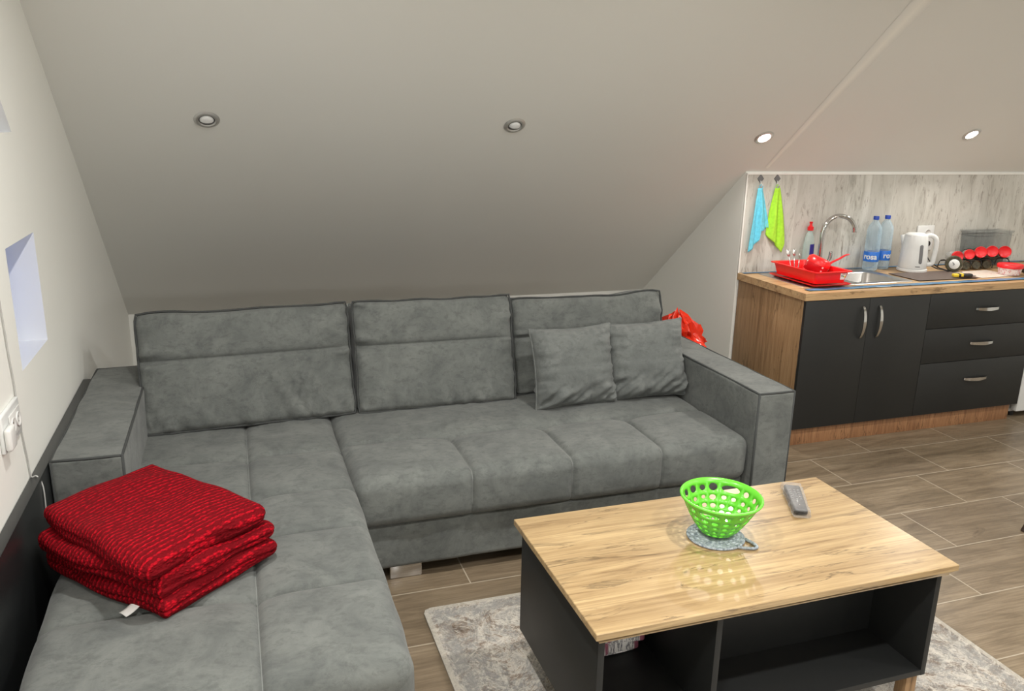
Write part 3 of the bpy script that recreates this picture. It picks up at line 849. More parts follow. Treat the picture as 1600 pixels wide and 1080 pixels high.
for ri in range(5):
    t0, t1 = rows[ri], rows[ri + 1]; off = (ri % 2) * .5 if ri < 4 else 0
    off = 0
    c_ = 0
    while c_ < NC:
        w = big.get((ri, c_), 1)
        a0 = 2 * PI * (c_ + off) / NC; a1 = 2 * PI * (c_ + w + off) / NC
        rad = (.22 + .17 * rnd.random()) if w == 1 else .40
        cu, cv = .5 + (rnd.random() - .5) * .14, .5 + (rnd.random() - .5) * .16
        if w > 1: cu = cv = .5
        if w == 1: outer = [bv(a0 + (a1 - a0) * u, t0 + (t1 - t0) * v) for u, v in cellpts()]; uvs = cellpts()
        else:
            uvs = [(i / (2 * S8), 0) for i in range(2 * S8)] + [(1, i / S8) for i in range(S8)] + [(1 - i / (2 * S8), 1) for i in range(2 * S8)] + [(0, 1 - i / S8) for i in range(S8)]
            outer = [bv(a0 + (a1 - a0) * u, t0 + (t1 - t0) * v) for u, v in uvs]
        inner = []
        for u, v in uvs:
            an = math.atan2(v - .5, u - .5); inner.append(bm.verts.new(bpt(a0 + (a1 - a0) * (cu + rad * math.cos(an)), t0 + (t1 - t0) * (cv + rad * math.sin(an) * (.95 if w == 1 else .8)))))
        m = len(uvs)
        for k in range(m): bm.faces.new((outer[k], outer[(k + 1) % m], inner[(k + 1) % m], inner[k]))
        c_ += w
# solid foot and rim
NA = NC * S8
low = [bv(2 * PI * k / NA, rows[0]) for k in range(NA)]; c0 = bm.verts.new(bpt(0, 0).lerp(bpt(PI, 0), .5))
f0 = [bm.verts.new(bpt(2 * PI * k / NA, 0)) for k in range(NA)]
hi = [bv(2 * PI * k / NA, rows[-1]) for k in range(NA)]; h2 = [bm.verts.new(bpt(2 * PI * k / NA, 1)) for k in range(NA)]
for k in range(NA):
    k2 = (k + 1) % NA
    bm.faces.new((f0[k], f0[k2], low[k2], low[k])); bm.faces.new((c0, f0[k2], f0[k])); bm.faces.new((hi[k], hi[k2], h2[k2], h2[k]))
bw = obj('bowl_wall', bm, M['green'], gb)
md = bw.modifiers.new('thick', 'SOLIDIFY'); md.thickness = .0028; md.offset = -1
bm = bmesh.new(); tube(bm, [bpt(2 * PI * k / 64, 1) for k in range(64)], .0033, 8, closed=True); obj('rim', bm, M['green'], gb)
bw.location.z = .003; 

# trivet under the bowl
tv = thing('trivet', 'grey round trivet with a loop handle under the green bowl', 'trivet', (.712, 1.328, .5045))
bm = bmesh.new()
lathe(bm, [(0, 0), (.083, 0), (.086, .002), (.086, .005), (.083, .0068), (.078, .0062), (.04, .0058), (0, .0058)], 48); obj('disc', bm, M['trivet'], tv)
ha = math.radians(-52)
P = spline([Vector((math.cos(ha + d) * r, math.sin(ha + d) * r, .0045)) for d, r in ((-.38, .082), (-.20, .105), (-.06, .122), (.06, .122), (.20, .105), (.38, .082))], 6)
bm = bmesh.new(); tube(bm, P, .0052, 8, flat=.8); obj('loop_handle', bm, M['trivet'], tv)

# remote in its film
rm = thing('remote_control', 'black remote control still wrapped in clear film on the table', 'remote', (1.093, 1.452, .5045), (0, 0, math.radians(-28)))
bm = bmesh.new(); softbox(bm, (0, 0, .0125), (.024, .095, .0095), .007, .02, fn=lambda p, n: Vector((p.x * (1 + .12 * p.y / .095), p.y, p.z))); obj('body', bm, M['black'], rm)
bm = bmesh.new()
for i in range(3):
    for j in range(5): box(bm, -.016 + i * .0125, -.009 + i * .0125, -.02 + j * .0165, -.012 + j * .0165, .0215, .0236, .001)
obj('buttons', bm, M['grey'], rm, flat_angle=40)
bm = bmesh.new()
softbox(bm, (0, -.004, .0135), (.030, .112, .0128), .008, .006, fn=lambda p, n: Vector((p.x * (1 + .10 * p.y / .1), p.y, p.z)) + Vector((n.x, n.y, n.z * .25)) * (.004 * noise.noise(Vector((p.x * 120, p.y * 60, p.z * 90))) + .002 * noise.noise(p * 300)))
sl_ = obj('film_sleeve', bm, M['wrap'], rm, smooth=False); sl_['label'] = 'crumpled clear film sleeve'

# ------------------------------------------------------------------ kitchen run
KF, KX0, KX1, KX2, WH = 2.909, 2.211, 3.040, 3.845, .86
sc_ = thing('sink_cabinet', 'charcoal two-door base cabinet with an oak end panel under the sink', 'cabinet', (KX0, KF, 0))
def kpart(root, name, *a, mat='charcoal', bev=.0008, parent=None):
    bm = bmesh.new(); l = root.location; box(bm, a[0] - l.x, a[1] - l.x, a[2] - l.y, a[3] - l.y, a[4], a[5], bev)
    return obj(name, bm, M[mat], parent or root, flat_angle=40)
kpart(sc_, 'end_panel', KX0, KX0 + .018, KF + .001, YB - .012, 0, .8215, mat='oak_z')
kpart(sc_, 'end_panel', KX1 - .018, KX1 - .001, KF + .02, YB - .02, .1, .8215, mat='white')
kpart(sc_, 'bottom_shelf', KX0 + .0185, KX1 - .0185, KF + .02, YB - .02, .1, .118, mat='white')
kpart(sc_, 'plinth', KX0 + .0185, KX1 - .0005, KF + .006, KF + .022, 0, .099, mat='oak_plinth')
def strap_handle(root, cx, cz, vertical, parent):
    """arched chrome bar, its two ends touching the front; local to the root"""
    l = root.location; L = .088
    pts = []
    for k in range(25):
        t = k / 24 * 2 - 1; d = .024 * (1 - t * t) ** .75 if abs(t) < 1 else 0
        pts.append((t * L, -.0195 - .004 - d))
    bm = bmesh.new(); rings = []
    for i, (s, y) in enumerate(pts):
        hw = .0065 + .0035 * (1 - abs(s) / L)
        q = []
        for (dw, dd) in ((-hw, -.003), (hw, -.003), (hw, .003), (-hw, .003)):
            x, z = (dw, s) if vertical else (s, dw)
            q.append(bm.verts.new((cx - l.x + x, y + dd, cz + z)))
        rings.append(q)
    for a, b in zip(rings, rings[1:]):
        for k in range(4): bm.faces.new((a[k], a[(k + 1) % 4], b[(k + 1) % 4], b[k]))
    bm.faces.new(rings[0]); bm.faces.new(rings[-1])
    return obj('handle', bm, M['chrome'], parent, flat_angle=30)
mid = (KX0 + .002 + KX1) / 2
for (a, b, hx) in ((KX0 + .001, mid - .001, 2.583), (mid + .001, KX1 - .0015, 2.693)):
    d = kpart(sc_, 'door', a, b, KF - .019, KF, .102, .818)
    strap_handle(sc_, hx, .685, True, d)
dc = thing('drawer_cabinet', 'charcoal cabinet with three drawers to the right of the sink doors', 'cabinet', (KX1, KF, 0))
kpart(dc, 'carcass', KX1 + .0015, KX2 - .001, KF + .001, YB - .02, .1, .8215, mat='white')
kpart(dc, 'plinth', KX1 + .0005, KX2 - .03, KF + .006, KF + .022, 0, .099, mat='oak_plinth')
for (z0, z1, hz) in ((.6175, .818, .718), (.4135, .6145, .516), (.102, .4105, .300)):
    d = kpart(dc, 'drawer', KX1 + .0015, KX2, KF - .019, KF, z0, z1)
    strap_handle(dc, 3.466, hz, False, d)
# white appliance right of the drawers
ap = thing('fridge', 'white appliance standing right of the drawers, cut by the frame', 'appliance', (3.862, 2.90, 0))
bm = bmesh.new(); box(bm, 0, .56, .05, .58, .03, .815, .004); obj('body', bm, M['white'], ap, flat_angle=40)
bm = bmesh.new(); box(bm, 0, .56, 0, .047, .045, .81, .006, 3); dd_ = obj('door', bm, M['white'], ap, flat_angle=40)
bm = bmesh.new(); box(bm, .02, .035, -.03, -.005, .5, .75, .004); box(bm, .02, .035, -.006, .001, .5, .52); box(bm, .02, .035, -.006, .001, .73, .75); 
bmesh.ops.translate(bm, verts=bm.verts, vec=(.48, 0, 0)); obj('handle', bm, M['offwhite'], dd_, flat_angle=40)
for x in (.04, .50):
    for y in (.07, .52):
        bm = bmesh.new(); lathe(bm, [(0, 0), (.018, 0), (.018, .03), (0, .03)], 16, x, y); obj('foot', bm, M['black'], ap, flat_angle=40)

# worktop with a cut-out for the sink
SX0, SX1, SY0, SY1 = 2.69, 3.015, 3.075, 3.37
wt = thing('worktop', 'oak-effect kitchen worktop over the charcoal cabinets', 'worktop', (KX0 - .013, KF - .025, .822))
bm = bmesh.new(); l = wt.location
X0, X1, Y0, Y1 = KX0 - .012, 4.60, KF - .025, YB - .0105
xs_, ys_ = [X0, SX0, SX1, X1], [Y0, SY0, SY1, Y1]
vt = {}
for zi, z in enumerate((.8218, WH)):
    for i, x in enumerate(xs_):
        for j, y in enumerate(ys_): vt[i, j, zi] = bm.verts.new((x - l.x, y - l.y, z - l.z))
for zi in (0, 1):
    for i in range(3):
        for j in range(3):
            if (i, j) != (1, 1): bm.faces.new((vt[i, j, zi], vt[i + 1, j, zi], vt[i + 1, j + 1, zi], vt[i, j + 1, zi]))
for (a, b) in [((i, 0), (i + 1, 0)) for i in range(3)] + [((i, 3), (i + 1, 3)) for i in range(3)] + [((0, j), (0, j + 1)) for j in range(3)] + [((3, j), (3, j + 1)) for j in range(3)] + [((1, 1), (2, 1)), ((2, 1), (2, 2)), ((2, 2), (1, 2)), ((1, 2), (1, 1))]:
    bm.faces.new((vt[(*a, 0)], vt[(*b, 0)], vt[(*b, 1)], vt[(*a, 1)]))
obj('slab', bm, M['oak_worktop'], wt, smooth=False)
# sink
sk = thing('kitchen_sink', 'stainless steel inset sink with drainboard, half under the red rack', 'sink', ((SX0 + SX1) / 2, (SY0 + SY1) / 2, WH))
bm = bmesh.new(); l = sk.location
def ringloop(x0, x1, y0, y1, z, r, n=5):
    out = []
    for (cx, cy, a0) in ((x1 - r, y1 - r, 0), (x0 + r, y1 - r, PI / 2), (x0 + r, y0 + r, PI), (x1 - r, y0 + r, 1.5 * PI)):
        for k in range(n): a = a0 + k / (n - 1) * PI / 2; out.append(bm.verts.new((cx + r * math.cos(a) - l.x, cy + r * math.sin(a) - l.y, z - l.z)))
    return out
L = [ringloop(2.30, SX1 + .05, SY0 - .035, SY1 + .085, .8605, .02), ringloop(2.303, SX1 + .047, SY0 - .032, SY1 + .082, .8635, .02), ringloop(2.31, SX1 + .04, SY0 - .027, SY1 + .075, .8622, .02)]
B = [ringloop(SX0 - .002, SX1 + .002, SY0 - .002, SY1 + .002, .8622, .04), ringloop(SX0 + .006, SX1 - .006, SY0 + .006, SY1 - .006, .856, .04), ringloop(SX0 + .015, SX1 - .015, SY0 + .015, SY1 - .015, .73, .04), ringloop(SX0 + .04, SX1 - .04, SY0 + .04, SY1 - .04, .715, .03)]
for A in (L, [L[-1], B[0]], B):
    for a, b in zip(A, A[1:]):
        for k in range(len(a)): bm.faces.new((a[k], a[(k + 1) % len(a)], b[(k + 1) % len(a)], b[k]))
bm.faces.new(B[-1]); obj('basin', bm, M['steel'], sk, flat_angle=60)
bm = bmesh.new(); lathe(bm, [(0, -.1435), (.03, -.1435), (.035, -.1445)], 24); obj('drain', bm, M['chrome'], sk)
bm = bmesh.new()
for i in range(7): box(bm, 2.34 - l.x, 2.64 - l.x, SY0 + .02 + i * .042 - l.y, SY0 + .028 + i * .042 - l.y, .0024, .0045, .0008)
obj('drainboard_ribs', bm, M['steel'], sk, flat_angle=40)
# mixer tap
tp = thing('kitchen_tap', 'tall chrome swan-neck mixer tap behind the sink', 'tap', (2.695, 3.415, .8625))
bm = bmesh.new(); lathe(bm, [(0, 0), (.028, 0), (.028, .006), (.022, .010), (.021, .07), (.016, .082), (0, .082)], 28); obj('base', bm, M['chrome'], tp, flat_angle=40)
P = spline([(0, 0, .078), (0, 0, .16), (.002, 0, .24), (.022, -.004, .295), (.065, -.010, .328), (.115, -.018, .332), (.165, -.026, .312), (.196, -.031, .272), (.203, -.032, .238)], 7)
bm = bmesh.new(); tube(bm, P, .0135, 14); obj('spout', bm, M['chrome'], tp)
bm = bmesh.new(); tube(bm, [(.020, -.006, .05), (.045, -.012, .055), (.055, -.015, .058)], .012, 14)
tube(bm, spline([(.050, -.014, .05), (.060, -.017, .085), (.063, -.018, .125)], 5), lambda t: .012 - .002 * t, 12); obj('lever', bm, M['chrome'], tp)
# dish rack on its tray
rk = thing('dish_rack', 'red plastic dish rack on a drip tray at the worktop corner', 'dish rack', (2.447, 3.18, .8645), (0, 0, math.radians(1)))
rk.scale = (.90, .99, .88)
def frus(bm, L, cap_first=True, cap_last=False, n=5):
    R = []
    for (hx, hy, z, r) in L:
        q = []
        for (sx, sy, a0) in ((1, 1, 0), (-1, 1, PI / 2), (-1, -1, PI), (1, -1, 1.5 * PI)):
            for k in range(n): a = a0 + k / (n - 1) * PI / 2; q.append(bm.verts.new((sx * (hx - r) + r * math.cos(a), sy * (hy - r) + r * math.sin(a), z)))
        R.append(q)
    for a, b in zip(R, R[1:]):
        for k in range(len(a)): bm.faces.new((a[k], a[(k + 1) % len(a)], b[(k + 1) % len(a)], b[k]))
    if cap_first: bm.faces.new(R[0])
    if cap_last: bm.faces.new(R[-1])
bm = bmesh.new(); frus(bm, [(.118, .178, .0025, .02), (.128, .190, .006, .02), (.140, .202, .014, .02), (.140, .202, .017, .02), (.126, .188, .009, .02), (.112, .172, .006, .02)], True, True); obj('drip_tray', bm, M['red'], rk, flat_angle=50)
bm = bmesh.new(); frus(bm, [(.108, .168, .0185, .02), (.110, .170, .019, .02), (.124, .186, .088, .02), (.139, .201, .090, .02), (.139, .201, .096, .02), (.134, .196, .096, .02), (.120, .182, .094, .02), (.106, .166, .023, .02)], True, True); obj('basket', bm, M['red'], rk, flat_angle=50)
bm = bmesh.new()
zz_ = []
for i in range(9): zz_ += [(-.085, -.13 + i * .032, .025), (-.085, -.128 + i * .032, .075), (-.085, -.118 + i * .032, .075), (-.085, -.114 + i * .032, .025)]
tube(bm, zz_, .0025, 6)
obj('plate_slots', bm, M['red'], rk)
bm = bmesh.new()
ff = [(.030, .040), (.060, .040), (.066, .082), (.022, .082)]
for dy in (0, .0012):
    pass
def fy(z): return -(.170 + (.186 - .170) * (z - .019) / .069)
a = [bm.verts.new((x + .035, fy(z) - .0022, z)) for x, z in ff]; b = [bm.verts.new((x + .035, fy(z) - .0004, z)) for x, z in ff]
bm.faces.new(a); bm.faces.new(b[::-1])
for k in range(4): bm.faces.new((a[k], a[(k + 1) % 4], b[(k + 1) % 4], b[k]))
st = obj('sticker', bm, M['tag'], rk, smooth=False); st['label'] = 'white paper sticker'
for (x, z, w_, h_, m_) in ((.066, .066, .007, .010, 'black'), (.078, .064, .005, .012, 'green_soap'), (.088, .062, .007, .014, 'yellow'), (.071, .077, .022, .004, 'redlid')):
    bm = bmesh.new(); box(bm, x, x + w_, fy(z) - .0031, fy(z) - .0019, z - h_ / 2, z + h_ / 2, .0003); obj('printed_mark', bm, M[m_], st, flat_angle=40)
def in_rack(x, y, z): return rk.location + Vector((x * .9, y, z * .9))
# red dotted mug upside down
q = in_rack(.035, .01, .050)
mg = thing('mug', 'red mug with pale dots tipped over in the dish rack', 'mug', q, (math.radians(20), math.radians(10), .6))
mg.scale = (1.18, 1.18, 1.1)
bm = bmesh.new(); lathe(bm, [(.046, 0), (.052, .002), (.056, .05), (.052, .072), (.040, .080), (0, .081), (0, .078), (.038, .076), (.049, .07), (.053, .05), (.049, .002), (.046, 0)], 36); obj('body', bm, M['polka'], mg)
bm = bmesh.new(); lathe(bm, [(.0565, .048), (.0545, .070), (.042, .0815), (0, .0825), (0, .0818), (.0405, .0805), (.053, .0715), (.0558, .048)], 36); o = obj('base', bm, M['red'], mg); o['label'] = 'plain bright red base'
q = in_rack(.07, -.03, .030)
lad = thing('spatula', 'dark red cooking spatula sticking out of the dish rack', 'utensil', q, (0, 0, math.radians(10)))
bm = bmesh.new(); tube(bm, spline([(.0, 0, .0), (.02, 0, .045), (.06, 0, .074), (.12, 0, .092), (.17, .004, .108), (.20, .004, .112)], 5), lambda t: .010 - .003 * t, 10, flat=.6); obj('handle', bm, M['redlid'], lad)
bm = bmesh.new(); box(bm, -.055, .004, -.022, .022, -.002, .002, .0015); obj('blade', bm, M['black'], lad, flat_angle=40)
for i, (x, y, rx, ry, lab) in enumerate(((-.055, .09, -.28, -.1, 'steel spoon leaning leftmost in the dish rack'), (-.03, .10, -.25, .10, 'steel spoon in the middle of the cutlery in the rack'), (-.005, .10, -.30, .30, 'steel fork beside the mug in the dish rack'))):
    s_ = thing('fork' if i == 2 else 'spoon', lab, 'cutlery', in_rack(x, y, .028), (rx, ry, 0), 'cutlery in the dish rack')
    bm = bmesh.new(); tube(bm, [(0, 0, 0), (0, 0, .05), (0, .002, .10)], .0025, 6); obj('handle', bm, M['steel'], s_)
    bm = bmesh.new()
    if i < 2: lathe(bm, [(0, -.022), (.008, -.018), (.013, -.005), (.013, .006), (.008, .018), (0, .022)], 16, mtx=Matrix.Translation((0, .002, .120)) @ Matrix.Diagonal((1, .28, 1, 1)))
    else:
        box(bm, -.010, .010, 0, .002, .098, .115, .0008)
        for k in range(4): box(bm, -.010 + k * .0059, -.0073 + k * .0059, 0, .002, .115, .142)
    obj('tines' if i == 2 else 'spoon_bowl', bm, M['steel'], s_, flat_angle=60)
q = Vector((2.80, 3.045, 0))
# sponge behind the rack
o = tag(mkbox('sponge', -.035, .035, -.022, .022, 0, .024, M['yellow'], bev=.004), 'yellow sponge on the sink rim behind the dish rack', 'sponge'); o.location = (2.665, 3.33, .8640); o.rotation_euler = (0, 0, .3)

# washing-up liquid
sp = thing('soap_bottle', 'clear washing-up liquid bottle with a red cap behind the tap', 'bottle', (2.655, 3.475, .8640))
bm = bmesh.new(); lathe(bm, [(0, 0), (.032, 0), (.036, .006), (.036, .10), (.034, .16), (.028, .20), (.015, .232), (.012, .236), (.012, .245), (0, .245)], 28, sy=.65); obj('body', bm, M['soap'], sp)
bm = bmesh.new(); lathe(bm, [(0, .002), (.033, .003), (.034, .05), (0, .051)], 24, sy=.62); obj('liquid', bm, M['green_soap'], sp)
bm = bmesh.new(); lathe(bm, [(.015, .240), (.018, .242), (.018, .262), (.010, .266), (.007, .280), (.010, .283), (.010, .292), (0, .293)], 20); obj('cap', bm, M['redlid'], sp, flat_angle=50)
bm = bmesh.new(); lathe(bm, [(.0372, .10), (.0362, .16)], 28, sy=.67)
bmesh.ops.delete(bm, geom=[f for f in bm.faces if f.calc_center_median().y > -.004 or f.calc_center_median().x < -.012], context='FACES'); obj('label', bm, M['lilac'], sp)

# water bottles
def water_bottle(x, y, lab, rz):
    w = thing('water_bottle', lab, 'bottle', (x, y, .8607), (0, 0, rz), 'water bottles on the worktop')
    pr = [(0, .006), (.020, .002), (.034, 0), (.042, .004), (.044, .015), (.0425, .028), (.044, .04), (.044, .075), (.0425, .08), (.0425, .125), (.044, .13)]
    for i in range(6): pr += [(.044, .138 + i * .018), (.0415, .147 + i * .018)]
    pr += [(.043, .245), (.038, .262), (.028, .282), (.017, .298), (.0135, .304), (.0135, .312)]
    bm = bmesh.new(); lathe(bm, pr, 36); obj('body', bm, M['bottle'], w)
    bm = bmesh.new(); lathe(bm, [(.0135, .306), (.0165, .307), (.0165, .325), (.015, .328), (0, .328)], 24); obj('cap', bm, M['bluecap'], w, flat_angle=50)
    bm = bmesh.new(); lathe(bm, [(.0436, .056), (.0448, .058), (.0448, .114), (.0436, .116)], 36); lb = obj('label', bm, M['bluelabel'], w)
    def xf(v):
        a = v.x / .0448 - PI / 2 - .12; r = .0454 + v.z
        return Vector((r * math.cos(a), r * math.sin(a), .086 + v.y))
    text_mesh('label_lettering', 'rosa', .046, M['white'], lb, xf, .0003)
    return w
water_bottle(3.075, 3.415, 'nearer clear water bottle with a blue label, left of the pair', -.75)
water_bottle(3.192, 3.448, 'farther clear water bottle with a blue label, beside the kettle', .35)

# kettle
kt = thing('kettle', 'white electric kettle with a grey water window beside the bottles', 'kettle', (3.322, 3.335, .8607), (0, 0, 0))
va = math.radians(-136)
bm = bmesh.new(); lathe(bm, [(0, 0), (.080, 0), (.086, .004), (.086, .016), (.080, .020), (0, .020)], 40); obj('power_base', bm, M['offwhite'], kt, flat_angle=50)
bm = bmesh.new(); lathe(bm, [(.070, .0205), (.079, .0215), (.081, .028), (.078, .09), (.072, .16), (.066, .212), (.064, .216), (0, .216)], 48); bd = obj('body', bm, M['white'], kt, flat_angle=60)
bm = bmesh.new(); lathe(bm, [(.064, .2165), (.062, .224), (.045, .232), (0, .236)], 40); obj('lid', bm, M['white'], kt, flat_angle=50)
def kr(z):
    pr = [(.070, .0205), (.079, .0215), (.081, .028), (.078, .09), (.072, .16), (.066, .212), (.064, .216)]
    for (a, b), (c, d) in zip(pr, pr[1:]):
        if b <= z <= d: return a + (c - a) * (z - b) / (d - b)
    return .08
ha = va + PI / 2 + .25
hd = Vector((math.cos(ha), math.sin(ha), 0))
P = spline([hd * .060 + Vector((0, 0, .215)), hd * .085 + Vector((0, 0, .219)), hd * .112 + Vector((0, 0, .20)), hd * .118 + Vector((0, 0, .15)), hd * .114 + Vector((0, 0, .09)), hd * .108 + Vector((0, 0, .052)), hd * .080 + Vector((0, 0, .045))], 7)
bm = bmesh.new(); tube(bm, P, .011, 12, flat=1.3); obj('handle', bm, M['white'], kt)
sa_ = va - PI / 2
sd_ = Vector((math.cos(sa_), math.sin(sa_), 0))
bm = bmesh.new(); pts = [(sd_ * .052) + Vector((0, 0, .13)), sd_ * .063 + Vector((0, 0, .18)), sd_ * .073 + Vector((0, 0, .2155))]
tube(bm, pts, lambda t: .020 - .004 * t, 14); obj('spout', bm, M['white'], kt)
bm = bmesh.new()
wa = va + math.radians(32); n = 12; rows_ = []
for k in range(21):
    t = k / 20; z = .055 + .115 * t; hw = .010 * math.sqrt(max(.02, 1 - max(0, abs(t - .5) * 2 - .84) ** 2 / .0256 * .98)) if abs(t - .5) * 2 > .84 else .010
    rows_.append([bm.verts.new((math.cos(wa + s * hw / kr(z)) * (kr(z) + .0022), math.sin(wa + s * hw / kr(z)) * (kr(z) + .0022), z)) for s in (-1, -.5, 0, .5, 1)])
for a, b in zip(rows_, rows_[1:]):
    for k in range(4): bm.faces.new((a[k], a[k + 1], b[k + 1], b[k]))
wn = obj('water_window', bm, M['grey'], kt); mo = wn.modifiers.new('s', 'SOLIDIFY'); mo.thickness = .0015
bm = bmesh.new()
for i in range(5):
    a = wa - .30 + i * .07; z = .038; q = Vector((math.cos(a), math.sin(a), 0)) * (kr(z) + .0012)
    box(bm, q.x - .0018, q.x + .0018, q.y - .0018, q.y + .0018, z - .002, z + .002)
obj('badge', bm, M['grey'], kt, smooth=False)
# outlet on the backsplash
so = thing('wall_outlet', 'white double outlet on the backsplash behind the kettle', 'socket', (3.552, YB - .0095, .955))
bm = bmesh.new(); box(bm, -.066, .066, -.012, -.0003, 0, .158, .003); obj('cover_plate', bm, M['white'], so, flat_angle=50)
for z in (.045, .113):
    bm = bmesh.new(); lathe(bm, [(.021, 0), (.022, .003), (.019, .003), (.0185, .0005), (0, .0005)], 24, mtx=Matrix.Translation((.015, -.0123, z)) @ Matrix.Rotation(PI / 2, 4, 'X')); obj('socket_ring', bm, M['offwhite'], so)
P = spline([(3.405, 3.29, .905), (3.43, 3.25, .885), (3.47, 3.24, .880), (3.51, 3.235, .868), (3.54, 3.26, .8645), (3.56, 3.33, .8645), (3.59, 3.40, .8645), (3.575, 3.46, .90), (3.565, 3.485, .96), (3.567, 3.488, 1.0)], 6)
bm = bmesh.new(); tube(bm, P, .0035, 8); cb = obj('power_cord', bm, M['black']); 
tag(cb, 'black power cord running from the kettle along the worktop', 'cord')
bm = bmesh.new(); tube(bm, [(3.567, 3.4985, 1.0), (3.567, 3.476, 1.0)], .018, 16); o = obj('plug', bm, M['black'], cb, flat_angle=40)

# row of spice jars lying down with red lids towards the room
jy = 3.30
def jar(x, y, z, r, yaw, pitch, lidmat, bodymat, lab, L=.10, grp='red-lidded spice jars in a row'):
    j = thing('spice_jar', lab, 'jar', (x, y, z), (0, 0, 0), grp)
    d = Vector((math.cos(yaw) * math.cos(pitch), math.sin(yaw) * math.cos(pitch), math.sin(pitch)))
    j.rotation_mode = 'QUATERNION'; j.rotation_quaternion = Vector((0, 0, 1)).rotation_difference(d)
    bm = bmesh.new(); lathe(bm, [(0, -L), (r * .82, -L), (r * .9, -L + .006), (r * .9, -.012), (r * .8, -.004), (r * .8, .004)], 28); obj('glass_body', bm, bodymat, j)
    bm = bmesh.new(); lathe(bm, [(r * .94, -.004), (r, .0), (r, .018), (r * .93, .022), (r * .86, .0195), (0, .0195)], 28); obj('lid', bm, lidmat, j, flat_angle=50)
    return j
yw = math.radians(-128)
jl = ['at the left end of the row', 'second from the left in the row', 'in the middle of the row', 'fourth from the left in the row', 'biggest, at the right end of the row']
for (x, zc, r, yaw, i) in ((3.625, .945, .033, math.radians(-112), 0), (3.722, .955, .031, yw, 1), (3.812, .966, .035, yw, 2), (3.905, .968, .035, yw, 3), (4.01, .962, .037, yw, 4)):
    jar(x, jy, zc, r, yaw, math.radians(8), M['redlid'], M['clear'] if i != 2 else M['darkjar'], 'spice jar with a red lid, ' + jl[i], .09)
# wire rack below the jars
rkk = thing('jar_rack', 'dark wire rack holding the row of spice jars', 'rack', (3.80, 3.34, .861))
bm = bmesh.new()
for dy in (-.045, .03): tube(bm, [(-.22, dy, .048 if dy > 0 else .050), (.25, dy, .062)], .003, 6)
for dx in (-.22, -.066, .02, .112, .25):
    tube(bm, spline([(dx, -.055, .003), (dx, -.045, .052), (dx, .03, .052), (dx, .05, .003)], 4), .003, 6)
obj('frame', bm, M['black'], rkk)
for k, (x, lab) in enumerate(((3.69, 'dark pepper jar under the left lids of the jar row'), (3.775, 'dark green herb jar under the middle of the jar row'), (3.86, 'dark jar beside the red-lidded tub, below the row'))):
    jar(x, 3.285, .893, .026, yw, 0, M['darkjar'], M['darkjar'], lab, .08, 'dark jars under the red-lidded row')
# black round timer with a white face
tm = thing('kitchen_timer', 'round dark timer with a white face left of the red jars', 'timer', (3.545, 3.235, .911))
d = Vector((-.66, -.72, .05)).normalized(); tm.rotation_mode = 'QUATERNION'; tm.rotation_quaternion = Vector((0, 0, 1)).rotation_difference(d)
bm = bmesh.new(); lathe(bm, [(0, -.05), (.044, -.05), (.0495, -.04), (.0495, -.006), (.044, .004), (.030, .004)], 32); obj('case', bm, M['darkjar'], tm, flat_angle=50)
bm = bmesh.new(); lathe(bm, [(.0298, .001), (.0298, .006), (.024, .010), (0, .010)], 28); fc = obj('face', bm, M['white'], tm, flat_angle=50)
bm = bmesh.new(); box(bm, -.002, .002, -.002, .016, .0102, .0115); box(bm, -.010, .002, -.002, .001, .0102, .0115); obj('pointer', bm, M['grey'], fc, smooth=False)
# clear food container
cl = thing('food_container', 'tall clear plastic container standing behind the red jars', 'container', (4.0, 3.44, .8607))
bm = bmesh.new(); frus(bm, [(.150, .055, .0, .015), (.157, .06, .205, .015), (.163, .064, .207, .015), (.163, .064, .215, .015), (.156, .058, .213, .015), (.149, .053, .004, .015)], True, True); obj('body', bm, M['clear2'], cl, flat_angle=50)
bm = bmesh.new(); frus(bm, [(.165, .066, .190, .015), (.165, .066, .194, .015)], False); frus(bm, [(.166, .067, .216, .015), (.166, .067, .221, .015)], True, True); obj('lid', bm, M['clear2'], cl, flat_angle=50)
bm = bmesh.new(); softbox(bm, (0, 0, .055), (.135, .045, .045), .02, .02, fn=lambda p, n: p + n * .008 * nz(p, 30, 3)); obj('contents', bm, M['darkjar'], cl)
# tub
tu = thing('food_tub', 'small round tub with a red lid and white printed side', 'tub', (3.828, 3.09, .8645))
bm = bmesh.new(); lathe(bm, [(0, 0), (.056, 0), (.058, .003), (.066, .046), (0, .046)], 36); obj('pot', bm, M['tublabel'], tu, flat_angle=50)
bm = bmesh.new(); lathe(bm, [(.0665, .040), (.071, .041), (.072, .058), (.068, .062), (.064, .059), (0, .059)], 36); obj('lid', bm, M['redlid'], tu, flat_angle=50)
bm = bmesh.new(); softbox(bm, (0, 0, .022), (.035, .03, .020), .012, .01, fn=lambda p, n: p + n * .003 * nz(p, 40, 1)); 
tag(obj('black_pouch', bm, M['black'], loc=(3.995, 3.10, .8615)), 'small black pouch at the right edge beside the red-lidded tub', 'pouch')
